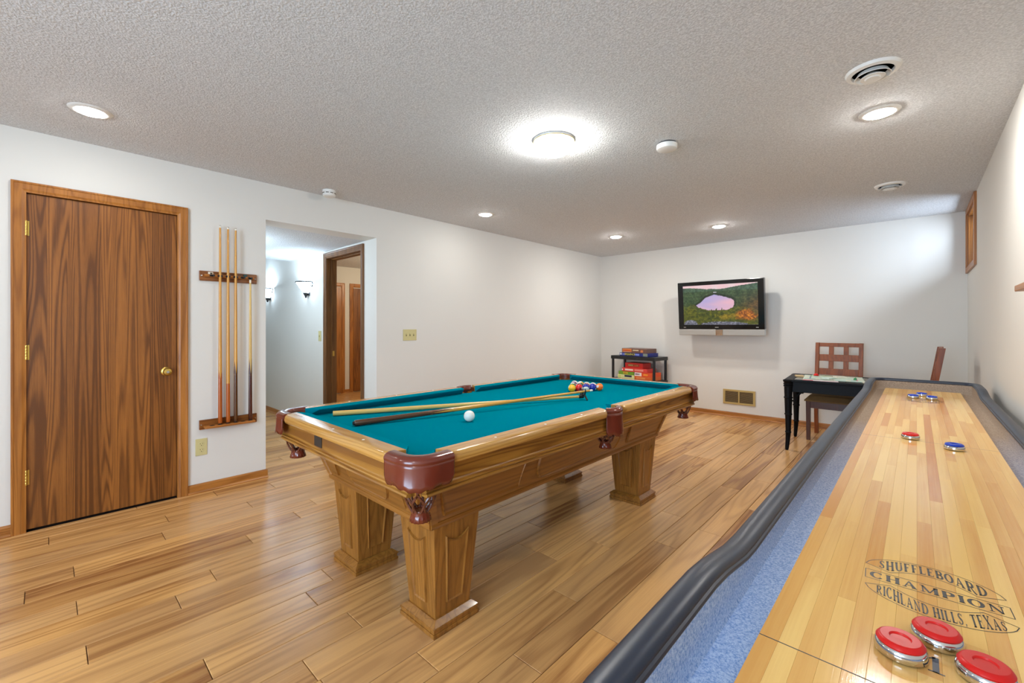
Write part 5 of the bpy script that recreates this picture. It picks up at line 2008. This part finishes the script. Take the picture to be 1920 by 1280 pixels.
# ------------------------------------------------------------------ chairs
def chair(label, loc, rot):
    """front towards local -y; origin on the floor under the seat centre"""
    t = thing('dining_chair', label, 'chair', loc, (0, 0, rot), 'chairs at the games table')
    w, d = 0.222, 0.235
    sh_, bh = 0.43, 1.06

    def by(z):      # rake of the back
        return d + max(0, z - 0.46) * 0.15 - 0.02
    for s in (-1, 1):
        MB().frustum(0.017, 0.017, 0.0, 0.021, 0.021, sh_, cx=s * (w - 0.022), cy=-d + 0.025).build('leg', M['walnut_dark'], t, bevel=0.002)
        zs = [0.0, 0.25, 0.46, 0.75, bh]
        vs, fs = [], []
        for z in zs:
            yc = by(z) if z > 0.3 else by(0.46) + (0.30 - z) * 0.06
            for dx, dy in ((-.019, -.021), (.019, -.021), (.019, .021), (-.019, .021)):
                vs.append((s * (w - 0.019) + dx, yc + dy, z))
        for k in range(4):
            for q in range(4):
                r = (q + 1) % 4
                fs.append((k * 4 + q, k * 4 + r, (k + 1) * 4 + r, (k + 1) * 4 + q))
        fs += [(3, 2, 1, 0), (16, 17, 18, 19)]
        MB().add(vs, fs).build('rear_post', M['walnut'], t, bevel=0.003)
    # apron
    mb = MB()
    mb.box((-w + 0.03, -d + 0.012, sh_ - 0.075), (w - 0.03, -d + 0.032, sh_)).box((-w + 0.03, d - 0.035, sh_ - 0.075), (w - 0.03, d - 0.015, sh_))
    for s in (-1, 1):
        a, b_ = sorted((s * (w - 0.010), s * (w - 0.030)))
        mb.box((a, -d + 0.03, sh_ - 0.075), (b_, d - 0.03, sh_))
    mb.build('seat_rail', M['walnut_dark'], t, bevel=0.002)
    # domed cushion
    vs, fs = [], []
    n = 14
    for j in range(n + 1):
        for i in range(n + 1):
            u, v = -1 + 2 * i / n, -1 + 2 * j / n
            e = (1 - abs(u) ** 5) * (1 - abs(v) ** 5)
            vs.append((u * (w + 0.010), v * (d + 0.005) - 0.012, sh_ + 0.014 + 0.060 * max(0, e) ** 0.42))
    for j in range(n):
        for i in range(n):
            fs.append((j * (n + 1) + i, j * (n + 1) + i + 1, (j + 1) * (n + 1) + i + 1, (j + 1) * (n + 1) + i))
    mb = MB().add(vs, fs, True).box((-w - 0.010, -d - 0.017, sh_), (w + 0.010, d - 0.007, sh_ + 0.014))
    mb.build('seat_cushion', M['suede'], t)

    # lattice back: three cross rails and two uprights
    def rail_(z0_, z1_, th=0.012):
        vs = []
        for z in (z0_, z1_):
            for x, o_ in ((-w + 0.037, -th), (w - 0.037, -th), (w - 0.037, th), (-w + 0.037, th)):
                vs.append((x, by(z) + o_, z))
        return MB().add(vs, [(0, 3, 2, 1), (4, 5, 6, 7), (0, 1, 5, 4), (1, 2, 6, 5), (2, 3, 7, 6), (3, 0, 4, 7)])
    rail_(bh - 0.046, bh - 0.002).build('top_rail', M['walnut'], t, bevel=0.003)
    rail_(0.848, 0.924).build('middle_rail', M['walnut'], t, bevel=0.003)
    rail_(0.690, 0.762).build('lower_rail', M['walnut'], t, bevel=0.003)
    for x in (-0.069, 0.069):
        vs = []
        for z in (0.700, bh - 0.03):
            for dx, o_ in ((-0.023, -0.010), (0.023, -0.010), (0.023, 0.009), (-0.023, 0.009)):
                vs.append((x + dx, by(z) + o_, z))
        MB().add(vs, [(0, 3, 2, 1), (4, 5, 6, 7), (0, 1, 5, 4), (1, 2, 6, 5), (2, 3, 7, 6), (3, 0, 4, 7)]).build('upright', M['walnut'], t, bevel=0.002)
    return t


chair('dark wood lattice-back chair with brown seat behind the games table', (-0.668, 5.945, 0), radians(-2))
chair('dark wood chair seen edge-on behind the shuffleboard end', (-0.142, 5.50, 0), radians(-90))

# small oak ledge on the right wall
led = thing('wall_ledge', 'narrow wooden ledge on the right wall at the photo edge', 'wall shelf', (XR, 2.0, 1.40))
MB().box((-0.095, -0.68, -0.012), (0, 0.68, 0.012)).build('ledge_board', M['oak_trim_y'], led, bevel=0.003)
for y in (-0.45, 0.45):
    MB().add([(-0.07, y - .01, -.012), (0, y - .01, -.012), (0, y - .01, -.09), (-0.07, y + .01, -.012), (0, y + .01, -.012), (0, y + .01, -.09)],
             [(0, 1, 2), (5, 4, 3), (0, 3, 4, 1), (1, 4, 5, 2), (2, 5, 3, 0)]).build('ledge_bracket', M['oak_trim_y'], led)
